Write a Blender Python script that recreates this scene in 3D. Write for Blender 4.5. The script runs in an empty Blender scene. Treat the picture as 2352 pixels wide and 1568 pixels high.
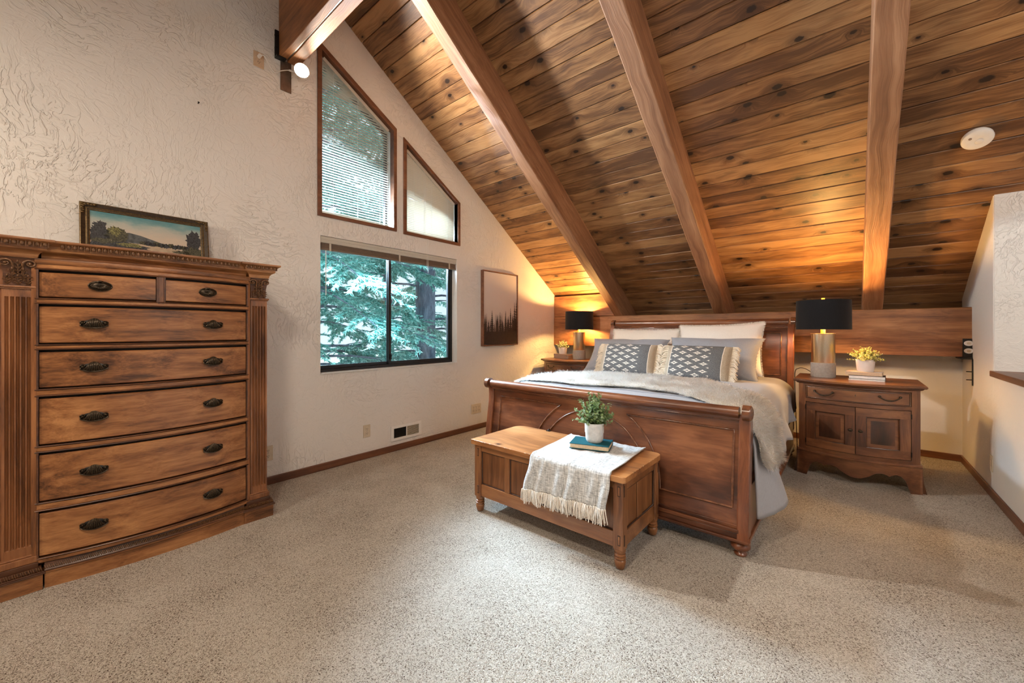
import bpy, math, random
import numpy as np
from mathutils import Vector, Matrix, noise
from mathutils.geometry import tessellate_polygon
C = bpy.context.scene
PI = math.pi
random.seed(7)
rng = np.random.default_rng(7)

# ------------------------------------------------------------------ camera
cam = bpy.data.objects.new('camera', bpy.data.cameras.new('camera'))
C.collection.objects.link(cam); C.camera = cam
cam.location = (0, 0, 1.2)
cam.rotation_euler = (PI/2, 0, math.radians(40.315))
cam.data.sensor_width = 36; cam.data.lens = 13.944
cam.data.shift_y = -27/2352
cam.data.clip_start = .02; cam.data.clip_end = 300
# ------------------------------------------------------------------ world, sun, area lights, exposure
w = bpy.data.worlds.new('sky'); C.world = w; w.use_nodes = True
bg = w.node_tree.nodes['Background']
bg.inputs[0].default_value = (.74, .88, 1, 1); bg.inputs[1].default_value = 1.35
def lamp(name, kind, loc, power, col, target=None, **kw):
    d = bpy.data.lights.new(name, kind); d.energy = power; d.color = col
    for k, v in kw.items(): setattr(d, k, v)
    o = bpy.data.objects.new(name, d); C.collection.objects.link(o); o.location = loc
    if target is not None:
        o.rotation_euler = (Vector(target)-Vector(loc)).to_track_quat('-Z', 'Y').to_euler()
    return o
lamp('sun', 'SUN', (-12, 6, 8), 22, (.74, .88, 1), target=(-12+1, 6-.45, 8-.70), angle=math.radians(44))
lamp('daylight_fill', 'AREA', (-3.95, 2.25, 2.24), 1050, (.62, .81, 1), target=(-1.5, 1.45, 0), shape='RECTANGLE', size=1.5, size_y=.5)  # added outside, hidden between the windows, to throw the cool carpet patch
lamp('room_fill', 'AREA', (.25, -2.5, 2.35), 150, (1, .83, .64), target=(.1, 2.6, .2), shape='RECTANGLE', size=3.2, size_y=1.3)  # unseen fill panel added behind the camera to lift the whole room
lamp('overhead_fill', 'AREA', (-.75, -.35, 3.0), 50, (1, .84, .66), target=(-.85, .35, 0), shape='DISK', size=.45)  # unseen overhead fill added to brighten floor, bed and dresser
lamp('stair_side_fill', 'AREA', (1.75, 1.0, 2.9), 40, (1, .90, .80), target=(1.0, 3.6, .9), shape='RECTANGLE', size=1.0, size_y=1.0)  # unseen area light added as fill from the stairwell side
lamp('ceiling_light', 'AREA', (-2.3, -1.6, 2.35), 48, (1, .84, .67), target=(-2.9, .5, .6), shape='DISK', size=.5)
vs = C.view_settings
vs.view_transform = 'Standard'; vs.look = 'None'; vs.gamma = 1; vs.use_curve_mapping = False
vs.exposure = 0.06
C.cycles.max_bounces = 8; C.cycles.diffuse_bounces = 4; C.cycles.transparent_max_bounces = 12
C.cycles.sample_clamp_indirect = 6; C.cycles.adaptive_threshold = .02; C.cycles.max_bounces = 7

# ------------------------------------------------------------------ materials
def NN(nt, t, ins=None, **at):
    n = nt.nodes.new(t)
    for k, v in at.items(): setattr(n, k, v)
    for k, v in (ins or {}).items():
        if isinstance(v, bpy.types.NodeSocket): nt.links.new(v, n.inputs[k])
        else: n.inputs[k].default_value = v
    return n
def M2(nt, op, a, b=0.0, c=0.0):
    return NN(nt, 'ShaderNodeMath', {0: a, 1: b, 2: c}, operation=op).outputs[0]
def VM(nt, op, a, b=(0, 0, 0), s=None):
    n = NN(nt, 'ShaderNodeVectorMath', {0: a, 1: b}, operation=op)
    if s is not None: n.inputs['Scale'].default_value = s
    return n.outputs['Value'] if op in ('LENGTH', 'DOT_PRODUCT') else n.outputs[0]
def RAMP(nt, fac, stops):
    n = NN(nt, 'ShaderNodeValToRGB', {0: fac}); e = n.color_ramp.elements
    while len(e) < len(stops): e.new(.5)
    for x, (p, c) in zip(e, stops):
        x.position = p; x.color = (*c, 1) if len(c) == 3 else c
    return n.outputs[0]
def SS(nt, v, a, b, lo=0.0, hi=1.0):
    return NN(nt, 'ShaderNodeMapRange', {0: v, 1: a, 2: b, 3: lo, 4: hi}, interpolation_type='SMOOTHSTEP').outputs[0]
def MIX(nt, f, a, b, mode='MIX'):
    n = NN(nt, 'ShaderNodeMix', {0: f, 6: a, 7: b}, data_type='RGBA', blend_type=mode)
    return n.outputs[2]
def NOISE(nt, v, scale, detail=4, rough=.55, dist=0.0, dim='3D'):
    return NN(nt, 'ShaderNodeTexNoise', {'Vector': v, 'Scale': scale, 'Detail': detail, 'Roughness': rough, 'Distortion': dist}, noise_dimensions=dim).outputs[0]
def new_mat(name, **p):
    m = bpy.data.materials.new(name); m.use_nodes = True
    nt = m.node_tree; b = nt.nodes['Principled BSDF']
    for k, v in p.items():
        k = k.replace('_', ' ')
        b.inputs[k].default_value = v
    return m, nt, b
def plain(name, col, rough=.5, metal=0.0, var=0.08, vs=30, bump=0.0, bs=120, emit=None, **kw):
    """one colour with a little mottling"""
    m, nt, b = new_mat(name, Roughness=rough, Metallic=metal, **kw)
    oc = NN(nt, 'ShaderNodeTexCoord').outputs['Object']
    n = NOISE(nt, oc, vs, 3)
    b.inputs['Base Color'].default_value = (*col, 1)
    d = tuple(max(0, c*(1-var*2)) for c in col); l = tuple(min(1, c*(1+var)) for c in col)
    nt.links.new(RAMP(nt, n, [(.3, d), (.7, l)]), b.inputs['Base Color'])
    if bump:
        h = NOISE(nt, oc, bs, 3)
        bn = NN(nt, 'ShaderNodeBump', {'Strength': bump, 'Distance': .004, 'Height': h})
        nt.links.new(bn.outputs[0], b.inputs['Normal'])
    if emit:
        b.inputs['Emission Color'].default_value = (*emit[0], 1); b.inputs['Emission Strength'].default_value = emit[1]
    return m
def wood(name, dark, mid, light, axis='X', rough=.4, knots=0.0, coat=.0, bump=.15, along=1.3, across=22, blotch=.35, piece=0.0, seed=0.0, swirl=.0):
    m, nt, b = new_mat(name, Roughness=rough)
    b.inputs['Coat Weight'].default_value = coat; b.inputs['Coat Roughness'].default_value = .3
    tc = NN(nt, 'ShaderNodeTexCoord'); oi = NN(nt, 'ShaderNodeObjectInfo')
    rnd = oi.outputs['Random']
    off = NN(nt, 'ShaderNodeCombineXYZ', {0: M2(nt, 'MULTIPLY_ADD', rnd, 31.7, seed), 1: M2(nt, 'MULTIPLY', rnd, 17.3), 2: M2(nt, 'MULTIPLY', rnd, 9.1)}).outputs[0]
    P = VM(nt, 'ADD', tc.outputs['Object'], off)
    sep = NN(nt, 'ShaderNodeSeparateXYZ', {0: P})
    ax = 'XYZ'.index(axis); oth = [i for i in range(3) if i != ax]
    u, v, t = sep.outputs[ax], sep.outputs[oth[0]], sep.outputs[oth[1]]
    core = halo = None
    if knots:
        sx, sy = 2.4*knots, 7.5
        pv = NN(nt, 'ShaderNodeCombineXYZ', {0: M2(nt, 'MULTIPLY', u, sx), 1: M2(nt, 'MULTIPLY', v, sy), 2: 0.0}).outputs[0]
        vo = NN(nt, 'ShaderNodeTexVoronoi', {'Vector': pv, 'Scale': 1.0, 'Randomness': 1.0}, voronoi_dimensions='2D')
        dv = VM(nt, 'SUBTRACT', pv, vo.outputs['Position'])
        dv = VM(nt, 'MULTIPLY', dv, (.62/sx, 1/sy, 0))
        dist = VM(nt, 'LENGTH', dv)
        dist = M2(nt, 'ADD', dist, M2(nt, 'MULTIPLY', M2(nt, 'SUBTRACT', NOISE(nt, P, 60, 2), .5), .012))
        cs = NN(nt, 'ShaderNodeSeparateColor', {0: vo.outputs['Color']})
        on = M2(nt, 'GREATER_THAN', cs.outputs[0], .42)
        r = M2(nt, 'MULTIPLY_ADD', cs.outputs[1], .013, .007)
        rel = M2(nt, 'DIVIDE', dist, r)
        core = M2(nt, 'MULTIPLY', SS(nt, rel, 1.25, .75), on)
        halo = M2(nt, 'MULTIPLY', SS(nt, rel, 4.2, .8), on)
        v = M2(nt, 'ADD', v, M2(nt, 'MULTIPLY', halo, .045))
    warp = M2(nt, 'MULTIPLY', M2(nt, 'SUBTRACT', NOISE(nt, P, 2.2, 2), .5), .12+swirl)
    v2 = M2(nt, 'ADD', v, warp)
    def st(a, c):
        return NN(nt, 'ShaderNodeCombineXYZ', {0: M2(nt, 'MULTIPLY', u, a), 1: M2(nt, 'MULTIPLY', v2, c), 2: M2(nt, 'MULTIPLY', t, c)}).outputs[0]
    n1 = NOISE(nt, st(along, across), 1, 5, .6)
    n2 = NOISE(nt, st(along*4, across*7), 1, 3, .6)
    n3 = NOISE(nt, st(1.6, 4.5), 1, 3, .6)
    f = M2(nt, 'ADD', M2(nt, 'MULTIPLY', n1, .55), M2(nt, 'MULTIPLY', n2, .25+(.13 if knots else 0)))
    f = M2(nt, 'ADD', f, M2(nt, 'MULTIPLY', n3, blotch))
    f = M2(nt, 'SUBTRACT', f, (blotch-.2)*.5+(.065 if knots else 0))
    if piece: f = M2(nt, 'ADD', f, M2(nt, 'MULTIPLY', M2(nt, 'SUBTRACT', rnd, .5), piece))
    col = RAMP(nt, f, [(.34, dark), (.50, mid), (.66, light)])
    if knots:
        smud = SS(nt, NOISE(nt, st(1.5, 7), 1.3, 4, .65), .56, .72)
        col = MIX(nt, M2(nt, 'MULTIPLY', smud, .5), col, (dark[0]*.6, dark[1]*.6, dark[2]*.6, 1))
        col = MIX(nt, M2(nt, 'MULTIPLY', halo, .6), col, (dark[0]*.55, dark[1]*.5, dark[2]*.45, 1))
        col = MIX(nt, core, col, (dark[0]*.16, dark[1]*.13, dark[2]*.12, 1))
    nt.links.new(col, b.inputs['Base Color'])
    bn = NN(nt, 'ShaderNodeBump', {'Strength': bump, 'Distance': .003, 'Height': n2})
    nt.links.new(bn.outputs[0], b.inputs['Normal'])
    return m
def plaster(name, col, amp, scale, rough=.55):
    """trowelled knock-down plaster: flat-topped ridges combed in changing directions"""
    m, nt, b = new_mat(name, Roughness=rough)
    oc = NN(nt, 'ShaderNodeTexCoord').outputs['Object']
    wv = VM(nt, 'SCALE', NN(nt, 'ShaderNodeTexNoise', {'Vector': oc, 'Scale': 2.2, 'Detail': 2}).outputs['Color'], s=.35)
    p = VM(nt, 'ADD', oc, wv)
    def ridges(v, k):
        a = NOISE(nt, VM(nt, 'MULTIPLY', p, v), scale*k, 3, .55, .9)
        return SS(nt, a, .50, .57)
    r1 = ridges((1, .34, 1.0), 1.0); r2 = ridges((1, 1.0, .34), 1.0); r3 = ridges((1, .7, .7), .6)
    pick = SS(nt, NOISE(nt, oc, 1.1, 2), .44, .56)
    pk = SS(nt, NOISE(nt, VM(nt, 'ADD', oc, (5, 9, 2)), 1.4, 2), .42, .60)
    h = M2(nt, 'ADD', M2(nt, 'MULTIPLY', r1, pick), M2(nt, 'MULTIPLY', r2, M2(nt, 'SUBTRACT', 1.0, pick)))
    h = M2(nt, 'MULTIPLY', h, M2(nt, 'MULTIPLY_ADD', pk, .75, .25))
    h = M2(nt, 'ADD', h, M2(nt, 'MULTIPLY', r3, .30))
    h = M2(nt, 'ADD', h, M2(nt, 'MULTIPLY', NOISE(nt, oc, 140, 2), .10))
    bn = NN(nt, 'ShaderNodeBump', {'Strength': amp, 'Distance': .0035, 'Height': h})
    nt.links.new(bn.outputs[0], b.inputs['Normal'])
    c = RAMP(nt, NOISE(nt, oc, 1.5, 3), [(.3, tuple(x*.96 for x in col)), (.7, col)])
    nt.links.new(c, b.inputs['Base Color'])
    return m
def carpet_mat():
    m, nt, b = new_mat('carpet_pile', Roughness=.95)
    b.inputs['Specular IOR Level'].default_value = .1
    oc = NN(nt, 'ShaderNodeTexCoord').outputs['Object']
    oc = VM(nt, 'MULTIPLY', oc, (1, 1, 0))
    p = VM(nt, 'ADD', oc, VM(nt, 'SCALE', NN(nt, 'ShaderNodeTexNoise', {'Vector': oc, 'Scale': 90, 'Detail': 2}).outputs['Color'], s=.012))
    v = NN(nt, 'ShaderNodeTexVoronoi', {'Vector': p, 'Scale': 330}, voronoi_dimensions='2D')
    cs = NN(nt, 'ShaderNodeSeparateColor', {0: v.outputs['Color']}).outputs[0]
    big = NOISE(nt, oc, 3.0, 4); mid = NOISE(nt, p, 185, 3, .65)
    f = M2(nt, 'ADD', M2(nt, 'MULTIPLY', cs, .45), M2(nt, 'MULTIPLY', mid, .7))
    f = M2(nt, 'ADD', f, M2(nt, 'MULTIPLY', M2(nt, 'SUBTRACT', big, .5), .30))
    col = RAMP(nt, f, [(.29, (.10, .07, .05)), (.39, (.40, .335, .27)), (.52, (.66, .59, .50)), (.78, (.86, .80, .72))])
    nt.links.new(col, b.inputs['Base Color'])
    h = M2(nt, 'ADD', M2(nt, 'MULTIPLY', mid, 1.0), M2(nt, 'MULTIPLY', v.outputs['Distance'], -.6))
    h = M2(nt, 'ADD', h, M2(nt, 'MULTIPLY', NOISE(nt, oc, 9, 3), .7))
    bn = NN(nt, 'ShaderNodeBump', {'Strength': .9, 'Distance': .012, 'Height': h})
    nt.links.new(bn.outputs[0], b.inputs['Normal'])
    return m
def cloth(name, col, warp=420, bump=.25, stripe=None, sheen=.3, var=.12):
    m, nt, b = new_mat(name, Roughness=.9)
    b.inputs['Sheen Weight'].default_value = sheen; b.inputs['Specular IOR Level'].default_value = .15
    oc = NN(nt, 'ShaderNodeTexCoord').outputs['Object']
    a = NOISE(nt, VM(nt, 'MULTIPLY', oc, (warp, warp*.12, warp*.12)), 1, 2)
    c = NOISE(nt, VM(nt, 'MULTIPLY', oc, (warp*.12, warp, warp)), 1, 2)
    f = M2(nt, 'MULTIPLY', M2(nt, 'ADD', a, c), .5)
    d = tuple(x*(1-2*var) for x in col); l = tuple(min(1, x*(1+var)) for x in col)
    cc = RAMP(nt, f, [(.35, d), (.65, l)])
    nt.links.new(cc, b.inputs['Base Color'])
    bn = NN(nt, 'ShaderNodeBump', {'Strength': bump, 'Distance': .002, 'Height': f})
    nt.links.new(bn.outputs[0], b.inputs['Normal'])
    return m
MAT = {}
MAT['plaster_rough'] = plaster('textured_plaster', (.77, .74, .70), 1.0, 30, .40)
MAT['plaster'] = plaster('painted_plaster', (.79, .765, .73), .3, 42, .6)
MAT['white_paint'] = plain('white_paint', (.86, .86, .85), .5, var=.02)
MAT['carpet'] = carpet_mat()
MAT['plank'] = wood('ceiling_pine', (.105, .045, .017), (.265, .130, .051), (.42, .235, .102), 'X', .46, knots=1.0, coat=.06, bump=.2, along=1.4, across=17, blotch=.5, piece=.25)
MAT['rafter'] = wood('rafter_fir', (.14, .058, .027), (.28, .132, .065), (.43, .23, .125), 'Y', .5, bump=.55, along=.9, across=24, blotch=.30)
MAT['ledger'] = wood('beam_fir', (.12, .042, .016), (.28, .115, .042), (.44, .20, .08), 'X', .5, bump=.3, along=1.0, across=18, blotch=.5)
MAT['trim'] = wood('trim_wood', (.07, .025, .012), (.15, .055, .025), (.22, .09, .04), 'Y', .45, coat=.1)
MAT['trim_x'] = wood('trim_wood_across', (.07, .025, .012), (.16, .06, .027), (.24, .10, .045), 'X', .45, coat=.1)
MAT['gap_shade'] = plain('painted_gap_shade', (.012, .006, .004), .6)  # near-black backing colour stands in for shade in gaps and recesses
MAT['dress_y'] = wood('dresser_walnut', (.060, .021, .008), (.275, .110, .038), (.47, .22, .083), 'Y', .34, coat=.2, along=2.4, across=30, blotch=.50, swirl=.05, bump=.08)
MAT['dress_z'] = wood('dresser_walnut_upright', (.07, .025, .010), (.225, .085, .029), (.36, .15, .056), 'Z', .36, coat=.2, along=2, across=26, blotch=.5, bump=.1)
MAT['dress_dark'] = wood('dresser_glaze', (.028, .010, .005), (.085, .030, .011), (.16, .062, .024), 'Y', .4, coat=.15, along=2, across=22, blotch=.5)
MAT['carving'] = plain('gilded_carving', (.17, .078, .032), .38, metal=.15, var=.35, vs=160)
MAT['bed_x'] = wood('bed_cherry', (.055, .018, .009), (.140, .047, .020), (.26, .098, .041), 'X', .28, coat=.35, along=1.4, across=10, blotch=.8, swirl=.08, bump=.05)
MAT['bed_z'] = wood('bed_cherry_upright', (.075, .023, .011), (.175, .055, .022), (.28, .10, .04), 'Z', .28, coat=.35, along=1.6, across=16, blotch=.5, bump=.05)
MAT['bed_dark'] = plain('bed_bead', (.16, .060, .028), .22, var=.25, Coat_Weight=.6)
MAT['chest_lid'] = wood('chest_lid_pine', (.16, .055, .018), (.355, .145, .046), (.49, .225, .08), 'X', .36, coat=.2, along=1.4, across=14, blotch=.6, bump=.1, knots=.3)
MAT['chest_x'] = wood('chest_pine', (.11, .038, .013), (.235, .092, .031), (.36, .155, .057), 'X', .36, coat=.2, along=1.4, across=14, blotch=.6, bump=.1)
MAT['chest_z'] = wood('chest_pine_upright', (.10, .036, .013), (.225, .088, .030), (.34, .145, .053), 'Z', .38, coat=.15, along=1.6, across=20, blotch=.5, bump=.12)
MAT['chest_dark'] = plain('chest_groove', (.045, .017, .008), .5)
MAT['night_x'] = wood('nightstand_wood', (.048, .017, .009), (.130, .048, .020), (.235, .098, .040), 'X', .3, coat=.35, along=1.5, across=13, blotch=.7, bump=.05)
MAT['night_z'] = wood('nightstand_upright', (.048, .017, .009), (.135, .050, .021), (.25, .105, .043), 'Z', .3, coat=.35, along=1.5, across=15, blotch=.7, bump=.05)
MAT['night_dark'] = wood('nightstand_burl', (.016, .007, .004), (.055, .020, .009), (.10, .036, .016), 'Z', .25, coat=.5, along=3, across=9, blotch=.9)
MAT['bronze'] = plain('aged_bronze', (.062, .044, .028), .33, metal=.75, var=.35, vs=220)
MAT['iron'] = plain('dark_iron', (.03, .027, .025), .45, metal=.7)
MAT['alu'] = plain('black_aluminium', (.018, .018, .02), .4, metal=.3)
MAT['steel'] = plain('grey_steel', (.32, .29, .26), .35, metal=.8)
MAT['brass'] = plain('brushed_brass', (.66, .55, .40), .30, metal=1.0, var=.04, vs=200)
MAT['gold_lining'] = plain('gold_shade_lining', (.80, .52, .16), .35, metal=.6)
MAT['bulb_glow_yellow'] = plain('painted_bulb_glow', (.90, .62, .14), .3, metal=.2, var=.03)  # bright yellow stands in for bulb light caught in neck and finial
MAT['shade'] = cloth('black_shade_cloth', (.012, .012, .014), 300, .1, sheen=.1)
MAT['concrete'] = plain('grey_concrete', (.31, .29, .27), .85, var=.07, vs=60, bump=.4, bs=220)
MAT['ivory'] = plain('ivory_plastic', (.62, .53, .40), .4, var=.03)
MAT['white_plastic'] = plain('white_plastic', (.82, .80, .77), .35, var=.02)
MAT['slot'] = plain('socket_slot', (.02, .018, .016), .6)
MAT['duvet'] = cloth('grey_duvet_cotton', (.36, .36, .385), 500, .2, sheen=.15, var=.05)
MAT['grey_pillow'] = cloth('grey_pillow_cotton', (.30, .305, .335), 500, .2, sheen=.15, var=.06)
MAT['white_pillow'] = cloth('white_pillow_cotton', (.78, .72, .66), 500, .2, var=.04)
MAT['fringe'] = plain('cream_yarn', (.74, .62, .48), .9, var=.15, vs=200)
MAT['fringe_white'] = plain('white_yarn', (.82, .76, .68), .9, var=.12, vs=200)
MAT['linen'] = cloth('tan_linen', (.42, .325, .23), 380, .35, var=.2)
MAT['throw'] = cloth('grey_gauze_cotton', (.58, .58, .57), 210, .5, var=.28)

MAT['paper'] = plain('book_paper', (.66, .50, .32), .85, var=.08, vs=90)
MAT['white_paper'] = plain('white_book_paper', (.80, .77, .73), .8, var=.05, vs=90)
MAT['teal_cover'] = cloth('teal_book_cloth', (.010, .085, .11), 500, .15, sheen=.0, var=.1)
MAT['tan_cover'] = cloth('tan_book_cloth', (.60, .43, .29), 500, .2, var=.08)
MAT['grey_cover'] = cloth('taupe_book_cloth', (.26, .19, .15), 500, .2, var=.08)
MAT['black_cover'] = plain('black_book_cover', (.02, .018, .018), .4)
MAT['pot'] = plain('white_ceramic', (.72, .68, .63), .45, var=.08, vs=40, bump=.1)
MAT['pot_white'] = plain('matte_white_pot', (.80, .76, .74), .6, var=.02)
MAT['soil'] = plain('potting_soil', (.035, .024, .016), .95, var=.4, vs=90)
MAT['stem'] = plain('plant_stem', (.12, .20, .07), .6)
def leafmat(name, a, b_, c, tl=.25):
    m, nt, b = new_mat(name, Roughness=.5)
    g = NN(nt, 'ShaderNodeNewGeometry')
    col = RAMP(nt, g.outputs['Random Per Island'], [(.1, a), (.5, b_), (.95, c)])
    nt.links.new(col, b.inputs['Base Color'])
    tr = NN(nt, 'ShaderNodeBsdfTranslucent', {'Color': col})
    mx = NN(nt, 'ShaderNodeMixShader', {0: tl, 1: b.outputs[0], 2: tr.outputs[0]})
    nt.links.new(mx.outputs[0], nt.nodes['Material Output'].inputs[0])
    return m
MAT['leaf'] = leafmat('eucalyptus_leaf', (.13, .22, .09), (.27, .37, .13), (.42, .50, .33))
MAT['yellow_leaf'] = leafmat('yellow_blossom', (.42, .44, .10), (.72, .66, .24), (.86, .80, .50))
MAT['pale_leaf'] = leafmat('pale_blossom', (.30, .36, .10), (.66, .66, .36), (.84, .82, .62))
MAT['fur'] = leafmat('cream_fur', (.88, .82, .73), (.95, .91, .85), (.97, .95, .92), .5)
MAT['fur_back'] = plain('fur_backing', (.93, .88, .81), .9, var=.03, vs=9, bump=.6, bs=60)
MAT['needles'] = leafmat('spruce_needles', (.045, .21, .18), (.16, .45, .39), (.42, .72, .64))
MAT['bark'] = wood('spruce_bark', (.035, .045, .065), (.10, .12, .155), (.22, .25, .30), 'Z', .95, bump=1.0, along=3, across=14, blotch=.4)
MAT['ground'] = plain('forest_ground', (.20, .25, .16), .95, var=.4, vs=1.5)
MAT['blind'] = leafmat('cream_blind_slat', (.74, .69, .60), (.76, .71, .62), (.78, .73, .64), .35)
MAT['blind_dark'] = plain('bronze_blind_slat', (.17, .12, .085), .4)
def glass_mat():
    m = bpy.data.materials.new('window_glass'); m.use_nodes = True; nt = m.node_tree
    nt.nodes.remove(nt.nodes['Principled BSDF'])
    t = NN(nt, 'ShaderNodeBsdfTransparent', {0: (.93, .97, .98, 1)})
    g = NN(nt, 'ShaderNodeBsdfGlossy', {'Roughness': .02})
    fr = NN(nt, 'ShaderNodeFresnel', {0: 1.45})
    f = M2(nt, 'MULTIPLY', fr.outputs[0], 1.0)
    mx = NN(nt, 'ShaderNodeMixShader', {0: f, 1: t.outputs[0], 2: g.outputs[0]})
    nt.links.new(mx.outputs[0], nt.nodes['Material Output'].inputs[0])
    return m
MAT['glass'] = glass_mat()
def glow(name, col, s):
    m, nt, b = new_mat(name); b.inputs['Base Color'].default_value = (.9, .9, .9, 1)
    b.inputs['Emission Color'].default_value = (*col, 1); b.inputs['Emission Strength'].default_value = s
    return m
MAT['bulb'] = glow('warm_bulb', (1, .55, .16), 20)
MAT['led'] = glow('spotlight_lens', (1, .90, .72), 14)

# ------------------------------------------------------------------ mesh builder
class MB:
    def __init__(s): s.v = []; s.f = []; s.m = []; s.uv = []; s.X = None; s.mi = 0
    def add(s, vs, fs, uv=None):
        o = len(s.v)
        if s.X is not None: vs = [s.X @ Vector(p) for p in vs]
        s.v += [tuple(p) for p in vs]
        s.f += [tuple(i+o for i in f) for f in fs]
        s.m += [s.mi]*len(fs)
        s.uv += list(uv) if uv is not None else [(0, 0)]*len(vs)
        return s
    def box(s, x0, x1, y0, y1, z0, z1):
        return s.add([(x0, y0, z0), (x1, y0, z0), (x1, y1, z0), (x0, y1, z0), (x0, y0, z1), (x1, y0, z1), (x1, y1, z1), (x0, y1, z1)],
                     [(3, 2, 1, 0), (4, 5, 6, 7), (0, 1, 5, 4), (1, 2, 6, 5), (2, 3, 7, 6), (3, 0, 4, 7)])
    def loft(s, secs, closed=True, caps=True, uv=None):
        n = len(secs[0]); vs = [p for q in secs for p in q]; fs = []
        for i in range(len(secs)-1):
            for j in range(n if closed else n-1):
                k = (j+1) % n
                fs.append((i*n+j, i*n+k, (i+1)*n+k, (i+1)*n+j))
        if caps and closed:
            fs.append(tuple(range(n-1, -1, -1))); fs.append(tuple(range((len(secs)-1)*n, len(secs)*n)))
        return s.add(vs, fs, uv)
    def grid(s, fn, nu, nv, u0=0, u1=1, v0=0, v1=1, flip=False):
        vs, uv, fs = [], [], []
        for i in range(nu+1):
            for j in range(nv+1):
                u = u0+(u1-u0)*i/nu; v = v0+(v1-v0)*j/nv
                vs.append(fn(u, v)); uv.append((u, v))
        for i in range(nu):
            for j in range(nv):
                a = i*(nv+1)+j
                q = (a, a+nv+1, a+nv+2, a+1)
                fs.append(q[::-1] if flip else q)
        return s.add(vs, fs, uv)
    def lathe(s, prof, c=(0, 0, 0), n=20, caps=True, sx=1, sy=1):
        secs = [[(c[0]+r*math.cos(2*PI*k/n)*sx, c[1]+r*math.sin(2*PI*k/n)*sy, c[2]+z) for k in range(n)] for r, z in prof]
        return s.loft(secs, True, caps)
    def tube(s, pts, r, n=8, caps=True):
        pts = [Vector(p) for p in pts]; secs = []; up = Vector((.13, .21, 1)).normalized()
        N = None
        for i, p in enumerate(pts):
            t = (pts[min(i+1, len(pts)-1)]-pts[max(i-1, 0)]).normalized()
            if N is None:
                N = t.cross(up)
                if N.length < .05: N = t.cross(Vector((1, .2, 0)))
                N.normalize()
            else:
                N = (N - t*N.dot(t)).normalized()
            B = t.cross(N); rr = r[i] if isinstance(r, (list, tuple)) else r
            secs.append([tuple(p+(N*math.cos(2*PI*k/n)+B*math.sin(2*PI*k/n))*rr) for k in range(n)])
        return s.loft(secs, True, caps)
    @staticmethod
    def smooth(P, k=6):
        P = [Vector(p) for p in P]; out = []
        for i in range(len(P)-1):
            a, b, c, d = P[max(0, i-1)], P[i], P[i+1], P[min(len(P)-1, i+2)]
            for j in range(k):
                t = j/k; out.append(.5*((2*b)+(c-a)*t+(2*a-5*b+4*c-d)*t*t+(3*b-a-3*c+d)*t**3))
        return out+[P[-1]]
    def ball(s, c, r, n=10, m=6):
        rx, ry, rz = r if isinstance(r, (tuple, list)) else (r, r, r)
        prof = [(max(1e-4, math.sin(PI*i/m)), -math.cos(PI*i/m)) for i in range(m+1)]
        secs = [[(c[0]+rx*a*math.cos(2*PI*k/n), c[1]+ry*a*math.sin(2*PI*k/n), c[2]+rz*b) for k in range(n)] for a, b in prof]
        return s.loft(secs)
    def poly(s, outer, holes, to3, a0, a1):
        """a flat plate with holes: 2-D loops, to3(u, v, a) makes the 3-D point"""
        loops = [outer]+list(holes)
        flat = [p for l in loops for p in l]
        tris = tessellate_polygon([[Vector((p[0], p[1], 0)) for p in l] for l in loops])
        n = len(flat)
        vs = [to3(p[0], p[1], a0) for p in flat]+[to3(p[0], p[1], a1) for p in flat]
        fs = [tuple(t) for t in tris]+[tuple(i+n for i in t[::-1]) for t in tris]
        o = 0
        for l in loops:
            k = len(l)
            for i in range(k):
                j = (i+1) % k; fs.append((o+i, o+j, o+j+n, o+i+n))
            o += k
        return s.add(vs, fs)
    def build(s, name, mat, parent=None, origin=None, smooth=None, bevel=0, seg=2, kind=None, solid=0, sub=0, fixn=True):
        me = bpy.data.meshes.new(name)
        V = np.array(s.v, float)
        root = parent
        while root is not None and root.parent is not None: root = root.parent
        if root is not None: off = np.array(root.location)
        elif origin is not None: off = np.array(origin, float)
        else:
            lo, hi = V.min(0), V.max(0); off = np.array([(lo[0]+hi[0])/2, (lo[1]+hi[1])/2, lo[2]])
        me.from_pydata((V-off).tolist(), [], s.f)
        mats = mat if isinstance(mat, (list, tuple)) else [mat]
        for k in mats: me.materials.append(MAT[k] if isinstance(k, str) else k)
        if len(mats) > 1: me.polygons.foreach_set('material_index', s.m)
        if any(u != (0, 0) for u in s.uv):
            ul = me.uv_layers.new(name='UVMap')
            idx = np.zeros(len(me.loops), int); me.loops.foreach_get('vertex_index', idx)
            ul.data.foreach_set('uv', np.array(s.uv, float)[idx].ravel())
        if fixn:
            import bmesh
            bm = bmesh.new(); bm.from_mesh(me); bmesh.ops.recalc_face_normals(bm, faces=bm.faces[:]); bm.to_mesh(me); bm.free()
        me.update()
        if smooth:
            me.shade_smooth()
            if smooth < 180: me.set_sharp_from_angle(angle=math.radians(smooth))
        o = bpy.data.objects.new(name, me); C.collection.objects.link(o)
        if parent is not None: o.parent = parent
        else: o.location = off
        if bevel:
            b = o.modifiers.new('edge', 'BEVEL'); b.width = bevel; b.segments = seg; b.limit_method = 'ANGLE'; b.angle_limit = math.radians(40)
            b.harden_normals = False
        if solid:
            d = o.modifiers.new('thick', 'SOLIDIFY'); d.thickness = solid; d.offset = -1
        if sub:
            d = o.modifiers.new('sub', 'SUBSURF'); d.levels = sub; d.render_levels = sub
        if kind: o['kind'] = kind
        return o
def tag(o, label, cat, group=None):
    o['label'] = label; o['category'] = cat
    if group: o['group'] = group
    return o
def thing(name, loc, label, cat, group=None):
    o = bpy.data.objects.new(name, None); C.collection.objects.link(o); o.location = loc
    o.empty_display_size = .1
    return tag(o, label, cat, group)
def struct(o, label=None):
    o['kind'] = 'structure'
    if label: o['label'] = label
    return o
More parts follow.
